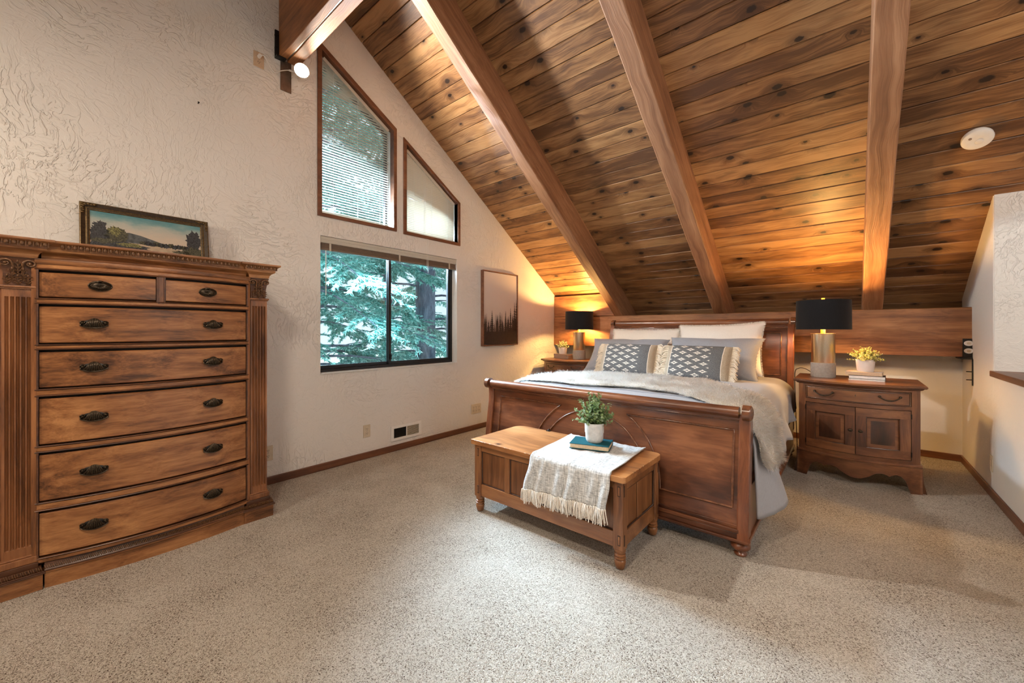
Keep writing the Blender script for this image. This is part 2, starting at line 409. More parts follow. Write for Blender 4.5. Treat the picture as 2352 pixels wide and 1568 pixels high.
def copy_tree(o, parent=None):
    c = o.copy(); C.collection.objects.link(c); c.parent = parent
    for ch in list(o.children): copy_tree(ch, c)
    return c
# ================================================================== the room
XW, XR, YB = -3.43, .79, 5.40            # window wall, right wall, knee wall behind the bed
SL = .674
def ceil_z(y): return 1.737-SL*(y-5.03) if y >= 1.25 else 4.285-SL*(1.25-y)
b = MB().box(XW-.2, 2.4, -3.0, 5.7, -.12, 0)
struct(b.build('floor', 'carpet'), 'speckled beige cut-pile carpet')

# window wall with its three openings
gable = [(-2.9, -.1), (5.6, -.1), (5.6, ceil_z(5.6)+.05), (1.25, 4.34), (-2.9, ceil_z(-2.9)+.05)]
WIN = [(1.520, .826), (3.066, .826), (3.066, 2.006), (1.520, 2.006)]
UPW = [(1.528, 2.197), (2.230, 2.205), (2.230, 3.160), (1.528, 3.590)]
SMW = [(2.380, 2.197), (3.074, 2.197), (3.074, 2.650), (2.380, 3.085)]
b = MB(); b.poly(gable, [WIN, UPW, SMW], lambda u, v, a: (a, u, v), XW, XW-.16)
wl = struct(b.build('wall_left', 'plaster_rough'), 'gable wall of textured cream plaster with three windows')

def knee(y0, y1, name):
    b = MB().box(XW-.16, 2.4, y0, y1, -.1, 1.375)
    return struct(b.build(name, 'plaster'))
knee(YB, YB+.15, 'wall_back')
struct(MB().box(XW-.16, 2.4, 5.55, 5.7, 1.2, 1.62).build('trim_4', 'gap_shade'))  # added backing board, near-black like the shaded gap above the beam
b = MB(); b.poly([(4.40, -.1), (YB+.02, -.1), (YB+.02, ceil_z(YB)+.1), (4.40, ceil_z(4.40)+.06)], [], lambda u, v, a: (a, u, v), XR, XR+.13)
struct(b.build('wall_right', 'plaster', bevel=.006))
b = MB(); b.box(XR+.005, 2.4, 4.395, 4.52, -.1, ceil_z(4.40)+.05)
struct(b.build('wall_stair', 'plaster_rough'), 'textured plaster wall facing the room above the stairwell')
b = MB(); b.box(XR, XR+.12, -1.2, 4.40, -.1, .868)
struct(b.build('wall_half', 'plaster'), 'low half wall beside the stairwell')
b = MB(); b.box(XR-.018, XR+.14, -1.2, 4.395, .866, .906)
struct(b.build('trim_1', 'trim', bevel=.004), 'dark wood cap on the half wall')
b = MB(); b.box(2.3, 2.45, -3, 5.6, -.1, 4.4); struct(b.build('wall_far_right', 'plaster'))
b = MB(); b.box(XW-.16, 2.4, -3.05, -2.9, -.1, 1.7); struct(b.build('wall_front', 'plaster'))

# baseboards
def base(name, x0, x1, y0, y1, mat):
    struct(MB().box(x0, x1, y0, y1, 0, .062).build(name, mat, bevel=.006))
base('baseboard_left', XW, XW+.016, -2.9, YB, 'trim')
base('baseboard_back', XW, XR, YB-.016, YB, 'trim_x')
base('baseboard_right', XR-.016, XR, -1.2, YB-.016, 'trim')

# ceiling: a dark deck with tongue-and-groove planks nailed under it
b = MB()
b.loft([[(x, y, ceil_z(y)+d) for y, d in ((1.25, .03), (5.7, .03), (5.7, .16), (1.25, .16))] for x in (XW-.3, 2.5)])
b2 = MB()
b2.loft([[(x, y, ceil_z(y)+d) for y, d in ((1.25, .0), (-3.1, .0), (-3.1, .16), (1.25, .16))] for x in (XW-.3, 2.5)])
struct(b2.build('ceiling', 'plank', origin=(0, -.9, 2.8)), 'opposite slope of the plank ceiling, behind the camera')
ceil = struct(b.build('ceiling', 'gap_shade', origin=(0, 1.25, 4.285)), 'sloping ceiling of knotty stained pine planks')
RAFT = [(-2.44, -2.315), (-1.195, -1.055), (.10, .242), (1.40, 1.54)]
cs, sn = 1/math.sqrt(1+SL*SL), SL/math.sqrt(1+SL*SL)
PW = .1335
ang = math.atan(SL)
breaks = [XW+.001, -2.375, -1.125, .17, 2.30]
pm = {}
def plank_mesh(L, k):
    key = (round(L, 3), k)
    if key not in pm:
        b = MB(); h, g, t = PW/2-.0012, .0045, .02
        prof = [(-h, t), (-h, .007), (-h+g, 0), (h-g, 0), (h, .007), (h, t)]   # v-grooved edges
        b.loft([[(x, y, z) for y, z in prof] for x in (-L/2, L/2)])
        o = b.build('plank', 'plank', origin=(0, 0, 0)); pm[key] = o.data
        bpy.data.objects.remove(o)
    return pm[key]
s0 = 3.7576
ks = [k for k in range(-60, 60) if 1.25/cs+.02 < s0+(k+.5)*PW < 5.66/cs]
for k in ks:
    s = s0+(k+.5)*PW; y = s*cs; z = ceil_z(y)
    for i in range(4):
        x0, x1 = breaks[i], breaks[i+1]
        o = bpy.data.objects.new('plank', plank_mesh(x1-x0, 0)); C.collection.objects.link(o)
        o.parent = ceil
        o.location = Vector(((x0+x1)/2, y, z+random.uniform(-.0012, .0012)))-ceil.location
        o.rotation_euler = (-ang, 0, PI if random.random() < .0 else 0)

def wob(x, s, a): return a*(noise.noise(Vector((x*1.7+s, s*3.1, 0)))*.7+noise.noise(Vector((x*6+s, 1.3, s)))*.3)
# rafters: rough sawn, running down the slope
for i, (x0, x1) in enumerate(RAFT):
    b = MB(); secs = []
    y = 1.30
    while y < 5.52:
        zb = 1.39-SL*(y-5.03); zt = ceil_z(y)+.01; q = .006
        e = [wob(y, i*7+j*2.3, .006) for j in range(4)]
        secs.append([(x0+e[0], y, zb+q), (x0+q+e[0], y, zb+e[1]*.5), (x1-q+e[2], y, zb+e[1]*.5), (x1+e[2], y, zb+q), (x1, y, zt), (x0, y, zt)])
        y += .11
    b.loft(secs)
    o = b.build('beam', 'rafter', smooth=35, fixn=True)
    o.data.transform(Matrix.Rotation(ang, 4, 'X')); o.rotation_euler = (-ang, 0, 0)     # grain follows the slope
    struct(o,
           ['rough fir rafter nearest the window wall', 'rough fir rafter above the middle of the bed', 'rough fir rafter above the right-hand nightstand', 'rough fir rafter beyond the half wall'][i])
# the ledger beam behind the bed and the blocking board of the first bay
b = MB(); secs = []
x = XW
while x < .80:
    e = [wob(x, j*2.7+40, .004) for j in range(3)]
    secs.append([(x, 5.03+e[0], .972+e[1]), (x, 5.035+e[0], 1.385+e[2]), (x, 5.05, 1.392+e[2]), (x, 5.17, 1.392), (x, 5.17, .972), (x, 5.045, .968+e[1])]); x += .141
secs.append([(.797, 5.03, .972), (.797, 5.035, 1.385), (.797, 5.05, 1.392), (.797, 5.17, 1.392), (.797, 5.17, .972), (.797, 5.045, .968)])
b.loft(secs); lb = struct(b.build('beam', 'ledger', smooth=35), 'wide stained fir beam running behind the headboard')
b = MB().box(XW, -2.41, 5.034, 5.09, 1.394, 1.70)
struct(b.build('trim_2', 'ledger', bevel=.004), 'stained board closing the gap above the beam by the window wall')
# ridge beam: two timbers with a steel strip between
for (y0, y1) in ((1.196, 1.245), (1.258, 1.342)):
    b = MB(); secs = []; x = XW
    while x < 2.3:
        e = wob(x, y0*9, .003); secs.append([(x, y0, 3.34), (x, y1, 3.34), (x, y1+e, 4.2), (x, y0+e, 4.2)]); x += .2
    b.loft(secs); struct(b.build('beam', 'rafter_x' if 'rafter_x' in MAT else 'ledger', bevel=.004), 'ridge beam timber with sawn face' if y0 < 1.2 else 'ridge beam timber next to the slope')
b = MB().box(XW+.02, 2.2, 1.245, 1.258, 3.349, 3.39)
struct(b.build('trim_3', 'steel'), 'steel strip let into the ridge beam')

# ------------------------------------------------------------------ windows
def frame_loop(name, outer, inner, x0, x1, mat, parent, bevel=.003, **kw):
    b = MB(); b.poly(outer, [inner], lambda u, v, a: (a, u, v), x0, x1)
    return b.build(name, mat, parent, bevel=bevel, **kw)
def inset(poly, d):
    n = len(poly); out = []
    for i in range(n):
        p, q, r = (Vector(poly[(i+k) % n]) for k in (-1, 0, 1))
        a = (q-p).normalized(); c = (r-q).normalized()
        na = Vector((-a.y, a.x)); nc = Vector((-c.y, c.x))
        bis = (na+nc); k = d/max(.3, bis.dot(na)); out.append(tuple(q+bis*k))
    return out
def wthing(name, loc, label):
    o = bpy.data.objects.new(name, None); C.collection.objects.link(o); o.location = loc; o['kind'] = 'structure'; o['label'] = label
    return o
# lower sliding window, black aluminium
w1 = wthing('window_1', (-3.54, 2.29, .826), 'wide sliding window with a black aluminium frame')
XG = -3.55
frame_loop('frame', [(1.520, .826), (3.066, .826), (3.066, 2.006), (1.520, 2.006)], [(1.552, .852), (3.036, .852), (3.036, 1.98), (1.552, 1.98)], -3.51, -3.585, 'alu', w1)
def sash(y0, y1, x, st):
    f = frame_loop('sash', [(y0, .846), (y1, .846), (y1, 1.985), (y0, 1.985)], [(y0+st[0], .882), (y1-st[1], .882), (y1-st[1], 1.955), (y0+st[0], 1.955)], x, x-.022, 'alu', w1)
    b = MB().box(x-.013, x-.008, y0+.01, y1-.01, .86, 1.97); b.build('pane', 'glass', f)
    return f
sash(1.548, 2.272, -3.548, (.022, .036)); s2 = sash(2.236, 3.04, -3.522, (.030, .024))
b = MB().box(-3.521, -3.508, 2.246, 2.262, .90, .955); b.box(-3.515, -3.500, 2.250, 2.258, .93, .95); b.build('latch', 'alu', s2, bevel=.002)
b = MB().box(-3.515, XW+.012, 1.520, 3.066, .822, .8275); b.build('sill', 'white_paint', w1)
b = MB().box(-3.515, XW+.0005, 3.062, 3.0665, .828, 2.004); b.build('jamb', 'white_paint', w1)
# the two wood-cased gable windows
def cased(name, outer, inner, label):
    o = wthing(name, (XW, sum(p[0] for p in outer)/4, outer[0][1]), label)
    frame_loop('casing', outer, inner, XW+.014, XW-.055, 'trim', o, .003)
    frame_loop('frame', inner, inset(inner, .018), XW-.11, XW-.15, 'alu', o)
    b = MB(); b.poly(inset(inner, .01), [], lambda u, v, a: (a, u, v), XW-.128, XW-.133); b.build('pane', 'glass', o)
    return o
cased('window_2', [(1.493, 2.168), (2.263, 2.174), (2.263, 3.192), (1.493, 3.660)], [(1.530, 2.199), (2.228, 2.206), (2.228, 3.160), (1.530, 3.585)], 'tall slant-topped gable window with dark wood casing')
cased('window_3', [(2.343, 2.166), (3.108, 2.166), (3.108, 2.661), (2.343, 3.144)], [(2.380, 2.199), (3.074, 2.199), (3.074, 2.648), (2.380, 3.082)], 'small slant-topped gable window with dark wood casing')

# blinds ------------------------------------------------------------
def slat(parent, y0, y1, z, x, tilt, mat='blind', wd=.022):
    """one thin curved slat from y0 to y1"""
    b = MB(); c, s = math.cos(tilt), math.sin(tilt)
    pr = [(-wd/2, 0), (0, .0022), (wd/2, 0), (wd/2, -.0008), (0, .0014), (-wd/2, -.0008)]
    b.loft([[(x+a*c-h*s, y, z+a*s+h*c) for a, h in pr] for y in (y0, y1)])
    return b.build('slat', mat, parent)
def slant(y, a, c): return a[1]+(c[1]-a[1])*(y-a[0])/(c[0]-a[0])
def blind(poly, label, tilt, x, pitch, loc_name='venetian_blind', fan=0):
    (ya, zb), (yb, zb2), (_, zr), (_, zl) = poly
    o = thing(loc_name, (x, (ya+yb)/2, zb), label, 'blind', 'blinds in the gable windows')
    za = zb+.02; z = za+.012
    while z < zl-.02:
        y1 = yb-.012 if z < zr-.012 else ya+(zl-z)/(zl-zr)*(yb-ya)-.014
        if y1-ya < .03: break
        slat(o, ya+.008, y1, z, x, tilt); z += pitch
    MB().box(x-.012, x+.012, ya+.006, yb-.01, zb+.004, zb+.02).build('bottom_rail', 'blind', o, bevel=.002)
    b = MB(); n = Vector((0, zl-zr, yb-ya)).normalized()
    pr = [(-.016, -.004), (.016, -.004), (.016, -.036), (-.016, -.036)]
    b.loft([[(x+a, y+n.y*h, z_+n.z*h) for a, h in pr] for y, z_ in ((ya+.03, zl-.012), (yb-.004, zr+.004))])
    b.build('head_rail', 'blind', o, bevel=.003)
    for f in (.16, .50, .84):
        y = ya+(yb-ya)*f; zt = slant(y, (ya, zl), (yb, zr))-.04
        MB().tube([(x+.0125, y, zb+.02), (x+.0125, y, zt)], .0012, 5).build('ladder_cord', 'white_plastic', o)
    return o
P2 = [(1.534, 2.203), (2.205, 2.203), (2.205, 3.165), (1.534, 3.572)]
bl = blind(P2, 'cream slatted blind with open slats in the tall gable window', .12, XW-.035, .0235)
# the topmost slats hang fanned out below the slanted head rail
for k in range(9):
    t = k/9; z0 = 3.30+.027*k; 
    b = MB(); x = XW-.033
    y1 = min(2.19, 1.545+(3.572-z0)/(.407)*.671*(1-.2*t)); zz = slant(y1, (1.534, 3.572), (2.205, 3.165))-.045
    b.loft([[(x-.009, y, z), (x+.009, y, z+.003), (x+.009, y, z+.002), (x-.009, y, z-.001)] for y, z in ((1.545, z0), (max(y1-.02, 1.60), min(z0, zz)))])
    b.build('slat', 'blind', bl)
P3 = [(2.386, 2.203), (3.062, 2.203), (3.062, 2.648), (2.386, 3.072)]
bl3 = blind(P3, 'cream slatted blind with closed slats in the small gable window', 1.12, XW-.04, .0185)
bl3['group'] = bl['group'] = 'blinds in the gable windows'
MB().tube([(XW-.022, 2.62, 2.9), (XW-.02, 2.62, 2.2), (XW+.016, 2.625, 2.16), (XW+.016, 2.63, 1.83)], .0016, 5).build('pull_cord', 'white_plastic', bl3)
MB().tube([(XW-.022, 2.64, 2.86), (XW-.02, 2.64, 2.2), (XW+.016, 2.645, 2.16), (XW+.016, 2.645, 1.80)], .0016, 5).build('pull_cord', 'white_plastic', bl3)
MB().tube([(XW-.02, 2.40, 2.565), (XW-.015, 2.53, 2.545)], .004, 6).build('tilt_wand', 'white_plastic', bl3)
# raised blind of the lower window
rb = thing('venetian_blind', (XW-.03, 2.29, 1.89), 'raised bronze-brown blind bunched at the top of the wide sliding window', 'blind')
b = MB().box(XW-.055, XW-.004, 1.524, 3.062, 1.948, 2.003); b.box(XW-.006, XW-.001, 1.524, 3.062, 1.975, 1.982); b.build('head_rail', 'blind', rb, bevel=.003)
for k in range(9):
    MB().box(XW-.052, XW-.012+.002*math.sin(k*2.1), 1.532, 3.052, 1.905+k*.0047, 1.9085+k*.0047).build('slat', 'blind_dark', rb)
MB().box(XW-.054, XW-.008, 1.530, 3.054, 1.887, 1.904).build('bottom_rail', 'blind_dark', rb, bevel=.003)
for y in (1.60, 2.30, 2.95): MB().box(XW-.0105, XW-.006, y, y+.016, 1.885, 1.95).build('ladder_tape', 'blind', rb)
MB().tube([(XW-.02, 1.575, 1.94), (XW-.025, 1.578, 1.62), (XW-.022, 1.577, 1.50)], .004, 6).build('tilt_wand', 'white_plastic', rb)

# ------------------------------------------------------------------ outside
g = MB().box(-70, -3.7, -60, 70, -3.3, -3.0)
struct(g.build('ground', 'ground', origin=(-30, 4, -3)), 'forest ground below the windows')
def spruce(x, y, h, rt, z0, nb, L, label, seed, gap=None, lo=-1.4, hi=6.5):
    r = random.Random(seed)
    t = thing('spruce_tree', (x, y, -3.0), label, 'tree', 'spruce trees outside the window')
    b = MB(); b.lathe([(rt*1.25, 0), (rt*1.06, 1.5), (rt, 3.2), (rt*.93, 6), (rt*.7, h*.75), (.02, h)], (x, y, -3.0), 18)
    b.v = [(p[0]+wob(p[2], 3+seed, .03), p[1]+wob(p[2], 9+seed, .03), p[2]) for p in b.v]
    b.build('trunk', 'bark', t, smooth=60)
    br = MB(); nv = []; nf = []
    def needles(p, d, n, ln, side):
        for _ in range(n):
            q = p+d*r.uniform(0, 1)*ln
            a = Vector((r.uniform(-1, 1), r.uniform(-1, 1), r.uniform(-.7, .5)))
            a = (a+d.normalized()*.9).normalized()*r.uniform(.04, .085)
            s = a.cross(Vector((r.uniform(-1, 1), r.uniform(-1, 1), r.uniform(-1, 1))))
            if s.length < 1e-5: continue
            s = s.normalized()*r.uniform(.008, .014); o = len(nv)
            nv.extend([tuple(q-s), tuple(q+s), tuple(q+a)]); nf.append((o, o+1, o+2))
    for i in range(nb):
        z = lo+(hi-lo)*(i+r.random())/nb; az = r.uniform(0, 2*PI)
        l = L*r.uniform(.65, 1.1)
        dirv = Vector((math.cos(az), math.sin(az), 0))
        if gap and gap(dirv): continue
        P = Vector((x, y, z)); pts = []
        for j in range(8):
            s = j/7
            pts.append(P+dirv*(rt*.6+l*s)+Vector((0, 0, .22*l*s-.62*l*s*s+.18*l*s**3)))
        br.tube(pts, [max(.004, .028*(1-s/8)) for s in range(8)], 5)
        side = dirv.cross(Vector((0, 0, 1)))
        for j in range(2, 8):
            for k in range(7):
                s = (j+r.random()-.5)/7; s = min(.999, max(.08, s)); f = s*7; a = int(f); c = min(7, a+1)
                q = pts[a].lerp(pts[c], f-a)
                d = (dirv*.75+side*r.choice((-1, 1))*r.uniform(.5, 1.1)+Vector((0, 0, -r.uniform(.1, .75)))).normalized()
                ln = l*.30*r.uniform(.5, 1.1)*(1.15-.6*s)
                br.tube([q, q+d*ln], [.004, .002], 3, False)
                needles(q, d*1.0, int(80*ln/.5)+20, ln, side)
    br.build('branch', 'bark', t, kind='stuff', fixn=False)
    m = MB(); m.v = nv; m.f = nf; m.m = [0]*len(nf); m.uv = [(0, 0)]*len(nv)
    m.build('needles', 'needles', t, kind='stuff', fixn=False)
    return t
spruce(-7.35, 5.62, 13, .23, 0, 44, 2.0, 'spruce with the thick bare trunk behind the right-hand pane', 3, gap=lambda d: d.x > .25 and -.75 < d.y < .3, lo=-1.5, hi=7.0)
spruce(-7.0, 2.6, 12, .15, 0, 125, 2.7, 'dense teal spruce filling the left-hand pane', 5, lo=-2.2, hi=7.0)
spruce(-11.5, 7.3, 13, .17, 0, 80, 2.6, 'spruce standing behind the other two, seen between the panes', 8, lo=-2.0, hi=8.5)
spruce(-14.5, 11.3, 14, .2, 0, 50, 2.6, 'farthest spruce, beside the right jamb of the window', 11, lo=-2.0, hi=7)
# ================================================================== dresser
DX, DC, DH = -2.87, .4035, .42          # front plane, centre line, half width of the drawers
dr = thing('dresser', (-3.13, DC, 0), 'tall bow-front walnut dresser with fluted pilasters and carved cornice', 'dresser')
def bow(y, a=.08): t = (y-DC)/.455; return a*max(0, 1-t*t)
def ys(y0, y1, n): return [y0+(y1-y0)*i/n for i in range(n+1)]
def sweep(b, prof, y0, y1, n=16, a=.08, x0=DX): return b.loft([[(x0+bow(y, a)+dx, y, z) for dx, z in prof] for y in ys(y0, y1, n)])
def rect(z0, z1, d0, d1, c=.0): return [(d0, z0), (d1-c, z0), (d1, z0+c), (d1, z1-c), (d1-c, z1), (d0, z1)] if c else [(d0, z0), (d1, z0), (d1, z1), (d0, z1)]
b = MB(); b.box(-3.40, -2.89, -.150, .927, .10, 1.53)
b.build('carcass', 'dress_z', dr)
b = MB(); sweep(b, rect(.12, 1.50, -.06, -.030), -.03, .837)
b.build('drawer_recess', 'gap_shade', dr)
# horizontal rails between the drawers, with their beads
RZ = [(.118, .136), (.363, .391), (.634, .654), (.895, .918), (1.112, 1.126), (1.326, 1.342), (1.485, 1.503)]
for i, (z0, z1) in enumerate(RZ):
    b = MB(); sweep(b, rect(z0, z1, -.035, .0, .002), -.032, .826); b.build('rail', 'dress_y', dr, smooth=30)
    b = MB()
    if i: sweep(b, [(-.02, z0-.006), (.002, z0-.006), (.0045, z0-.003), (.002, z0), (-.02, z0)], -.030, .824)
    if i < 6: sweep(b, [(-.02, z1), (.002, z1), (.0045, z1+.003), (.002, z1+.006), (-.02, z1+.006)], -.030, .824)
    b.build('bead', 'dress_dark', dr, smooth=40)
def stile(y0, y1, z0, z1, name='stile'):
    b = MB(); b.loft([[(DX+bow(y)+d, y, z) for d, z in rect(z0, z1, -.035, .001)] for y in (y0, y1)]); return b.build(name, 'dress_z', dr, bevel=.0015)
stile(-.040, -.024, .118, 1.50); stile(.818, .834, .118, 1.50); stile(.389, .413, 1.336, 1.49)
b = MB()
for z0, z1, ye in [(.136, .357, (-.024, .818)), (.391, .628, (-.024, .818)), (.654, .889, (-.024, .818)), (.918, 1.106, (-.024, .818)), (1.126, 1.320, (-.024, .818)), (1.342, 1.479, (-.024, .389)), (1.342, 1.479, (.413, .818))]:
    for y in (ye[0]+.003, ye[1]-.003):
        x = DX+bow(y); b.box(x-.02, x+.0035, y-.003, y+.003, z0, z1)
b.build('bead', 'dress_dark', dr)
def shell_pull(drawer, y, z, s=1.0):
    """cast shell pull: fluted cup with a scalloped top, rolled lower lip and curled ends"""
    x = DX+bow(y)-.004; sl = (bow(y+.02)-bow(y-.02))/.04
    b = MB()
    def cup(u, v):            # u across -1..1, v from the top edge down to the lip
        yy = (.021+.017*v)*u*s; c = math.sqrt(max(0, 1-.86*u*u))
        zt, zl = .019*c+.001, -.016*math.sqrt(max(0, 1-.92*u*u))-.001
        rib = abs(math.cos(u*PI*4.5))
        d = .004+(.019*math.sin(PI*min(1, .12+.70*v)))*(1-.45*u*u)+.0028*rib*(.35+.65*v)
        return (x+d*s+sl*yy, y+yy, z+1.3*(zt+(zl-zt)*v+.0015*rib*(1-v))*s)
    b.grid(cup, 54, 8, -1, 1, 0, 1)
    lip = []
    for k in range(21):
        t = -1+2*k/20; yy = .047*t*s
        lip.append((x+(.007+.013*(1-t*t))*s+sl*yy, y+yy, z+1.3*(-.0185*math.sqrt(max(0, 1-.80*t*t))+.002)*s))
    b.tube(lip, .0028*s, 6)
    for sg in (-1, 1):
        pts = []
        for k in range(19):
            t = k/18*PI*2.6; r = .0105*(1-k/24)*s
            yy = sg*(.0385*s-r*math.cos(t+.6))
            pts.append((x+.008*s+sl*yy, y+yy, z+.004*s+r*math.sin(t+.6)*.85))
        b.tube([(x+.006*s+sl*sg*.047*s, y+sg*.047*s, z-.007*s)]+pts, .0031*s, 6)
        yy = sg*.0385*s; b.ball((x+.010*s+sl*yy, y+yy, z+.004*s), .0052*s, 8, 5)
    b.build('handle', 'bronze', drawer, smooth=60)
    q = MB(); n = 28
    q.loft([[(x+dx+sl*.045*s*math.cos(2*PI*k/n)*f, y+.045*s*math.cos(2*PI*k/n)*f, z-.002+.022*s*math.sin(2*PI*k/n)*f) for k in range(n)] for dx, f in ((.0, 1), (.003, 1), (.0045, .92))])
    q.build('back_plate', 'iron', drawer, smooth=50)
def oval_pull(drawer, y, z):
    x = DX+bow(y)-.004; W, H = .040, .022
    b = MB()
    def dish(u, v):
        t = 2*PI*u; rib = 1+.16*math.cos(t*16)*v*(1 if math.sin(t) < .35 else 0)
        yy = W*v*math.cos(t); zz = H*v*math.sin(t)
        return (x+.004+.008*math.sin(PI*v)*rib*(1-.3*math.sin(t))+.003*(1-v), y+yy, z+zz)
    b.grid(dish, 64, 6, 0, 1, .02, 1)
    b.tube([(x+.006, y+W*math.cos(t), z+H*math.sin(t)) for t in [2*PI*k/28 for k in range(29)]], .0034, 6)
    b.tube([(x+.010, y-.010, z+.017), (x+.017, y-.004, z+.022), (x+.017, y+.004, z+.022), (x+.010, y+.010, z+.017)], .0045, 6)
    b.build('handle', 'bronze', drawer, smooth=60)
def drawer(z0, z1, y0, y1, pulls, oval=False):
    b = MB(); g = .0055
    sweep(b, rect(z0+g, z1-g, -.030, -.004, .004), y0+g, y1-g, 18)
    o = b.build('drawer', 'dress_y', dr, smooth=30)
    for y in pulls:
        (oval_pull(o, y, (z0+z1)/2+.004) if oval else shell_pull(o, y, (z0+z1)/2+.006))
PY = (.157, .632)
drawer(.142, .351, -.021, .815, PY); drawer(.397, .622, -.021, .815, PY); drawer(.660, .883, -.021, .815, PY)
drawer(.924, 1.100, -.021, .815, PY); drawer(1.132, 1.314, -.021, .815, PY)
drawer(1.348, 1.473, -.021, .386, (.178,), True); drawer(1.348, 1.473, .416, .815, (.607,), True)
# pilasters with rounded flutes, capitals and plinth blocks
def pilaster(yc):
    hw = .046; n = 5
    b = MB(); prof = []
    pitch = 2*hw*.86/n; y = yc-hw*.86
    pts = [(-.06, yc-hw), (0, yc-hw)]
    for k in range(n):
        c = y+pitch*(k+.5); r = pitch*.36
        pts += [(0, c-r)]+[(-.0115*math.sin(PI*j/6), c-r*math.cos(PI*j/6)) for j in range(1, 6)]+[(0, c+r)]
    pts += [(0, yc+hw), (-.06, yc+hw)]
    flat = [(-.06, yc-hw), (0, yc-hw)]+[(0, p[1]) for p in pts[2:-2]]+[(0, yc+hw), (-.06, yc+hw)]
    def at(P, z): return [(DX+a, q, z) for a, q in P]
    mid = [(p[0], p[1]) for p in pts]
    half = [(p[0]*.6, p[1]) for p in pts]
    b.loft([at(flat, .165), at(flat, .205), at(half, .209), at(mid, .219), at(mid, 1.335), at(half, 1.345), at(flat, 1.350), at(flat, 1.385)])
    b.build('pilaster', 'dress_z', dr, smooth=35)
    for nm, z0, z1, e in (('pilaster_base', .128, .158, .012), ('pilaster_base', .158, .166, .006), ('pilaster_collar', 1.384, 1.390, .006), ('pilaster_collar', 1.390, 1.400, .010)):
        MB().box(-3.0, DX+e, yc-hw-e, yc+hw+e, z0, z1).build(nm, 'dress_z', dr, bevel=.003)
    # capital: bell, acanthus leaves in two tiers and corner scrolls
    b = MB(); zc = 1.40
    b.loft([[(-3.0, yc-hw+q, z), (DX-.012+e, yc-hw+q, z), (DX-.012+e, yc+hw-q, z), (-3.0, yc+hw-q, z)] for z, e, q in ((zc, .0, .004), (zc+.06, .004, .003), (zc+.11, .014, -.004), (zc+.128, .020, -.010))])
    b.build('capital', 'dress_dark', dr)
    b = MB(); X0 = DX-.008
    def leaf(y, z, h, wd, out):
        b.tube([(X0+.004, y, z), (X0+.008, y, z+h*.5), (X0+.010+out*.6, y, z+h*.85), (X0+.015+out, y, z+h), (X0+.018+out, y, z+h*.86)], [.0030, .0030, .0028, .0030, .0022], 6)
        for t, f in ((.10, .75), (.36, 1.0), (.62, .85)):
            for sg in (-1, 1):
                o = X0+.006+out*t
                b.tube([(o, y, z+h*t), (o+.005, y+sg*wd*f*.55, z+h*(t+.17)), (o+.007, y+sg*wd*f, z+h*(t+.21)), (o+.006, y+sg*wd*f*1.12, z+h*(t+.12))], [.0018, .0026, .0026, .0016], 5)
    for y in (-.030, .0, .030): leaf(yc+y, zc+.002, .046, .012, .004)
    for y in (-.016, .016): leaf(yc+y, zc+.020, .060, .012, .006)
    leaf(yc, zc+.055, .058, .014, .006)
    for sg in (-1, 1):
        pts = []
        for k in range(22):
            t = k/21*PI*3.1; r = .021*(1-k/25)
            pts.append((X0+.020-.006*k/21, yc+sg*(hw-.010-r*math.cos(t)), zc+.100+r*math.sin(t)*.85))
        pts = [(X0+.006, yc+sg*.012, zc+.052), (X0+.010, yc+sg*.014, zc+.085)]+pts
        b.tube(pts, [.005]*4+[.0048*(1-k/40) for k in range(20)], 7)
        b.ball((X0+.018, yc+sg*(hw-.010), zc+.100), .006, 8, 5)
    b.build('acanthus_carving', 'carving', dr, smooth=60)
for yc in (-.0785, .885): pilaster(yc)
# egg-like carving along a line of points facing the room
def carved(path, h, step, r, name, fan=False):
    b = MB(); acc = 0
    for (p, q) in zip(path[:-1], path[1:]):
        p, q = Vector(p), Vector(q); L = (q-p).length; t = (q-p)/L; nrm = Vector((t.y, -t.x, 0))
        n = max(1, round(L/step))
        for k in range(n):
            c = p+t*L*(k+.5)/n
            if fan:
                for j in range(3):
                    a = c+t*(j-1)*step*.30
                    b.tube([a+nrm*.001+Vector((0, 0, -h*.42))+t*step*.12, a+nrm*.0045+Vector((0, 0, -h*.05)), a+nrm*.003+Vector((0, 0, h*.45))-t*step*.14], [.0016, .0026, .0016], 5)
            else:
                b.ball(c+nrm*.001, (max(.0045, abs(t.x)*step*.36), max(.0045, abs(t.y)*step*.36), h*.42), 8, 5)
                b.tube([c+t*step*.5+nrm*.003+Vector((0, 0, h*.48)), c+t*step*.5+nrm*.002+Vector((0, 0, -h*.48))], .0022, 5)
    return b.build(name, 'carving', dr, kind='stuff')
# cornice: cove, carved ovolo and top board; it breaks forward above the pilasters
def cornice(y0, y1, bw, ext, ends):
    prof = [(-.30, 1.528), (.004, 1.528), (.008, 1.534), (.010, 1.545), (.018, 1.556), (.034, 1.565), (.037, 1.572), (.034, 1.574), (.038, 1.588), (.052, 1.600), (.058, 1.603), (.060, 1.607), (.060, 1.614), (-.30, 1.614)]
    def P(y, sgn=0):
        return [(DX+bow(y, bw)*1.0+ext+dx if dx > -.2 else -3.40, y+sgn*(max(0, dx) if dx > -.2 else (.060 if z > 1.6 else .004)), z) for dx, z in prof]
    b = MB()
    if bw: b.loft([P(y) for y in ys(y0, y1, 16)])
    else: b.loft([P(y0, -ends[0]), P(y1, ends[1])])
    return b.build('cornice', 'dress_y', dr, smooth=25)
cornice(-.010, .817, .045, -.022, (0, 0))
cornice(-.125, -.028, 0, 0.008, (1, 1)); cornice(.834, .931, 0, .008, (1, 1))
b = MB(); sweep(b, [(-.1, 1.503), (.003, 1.503), (.006, 1.507), (.010, 1.518), (.008, 1.530), (-.1, 1.530)], -.03, .833, 16, .06); b.build('frieze', 'dress_y', dr, smooth=30)
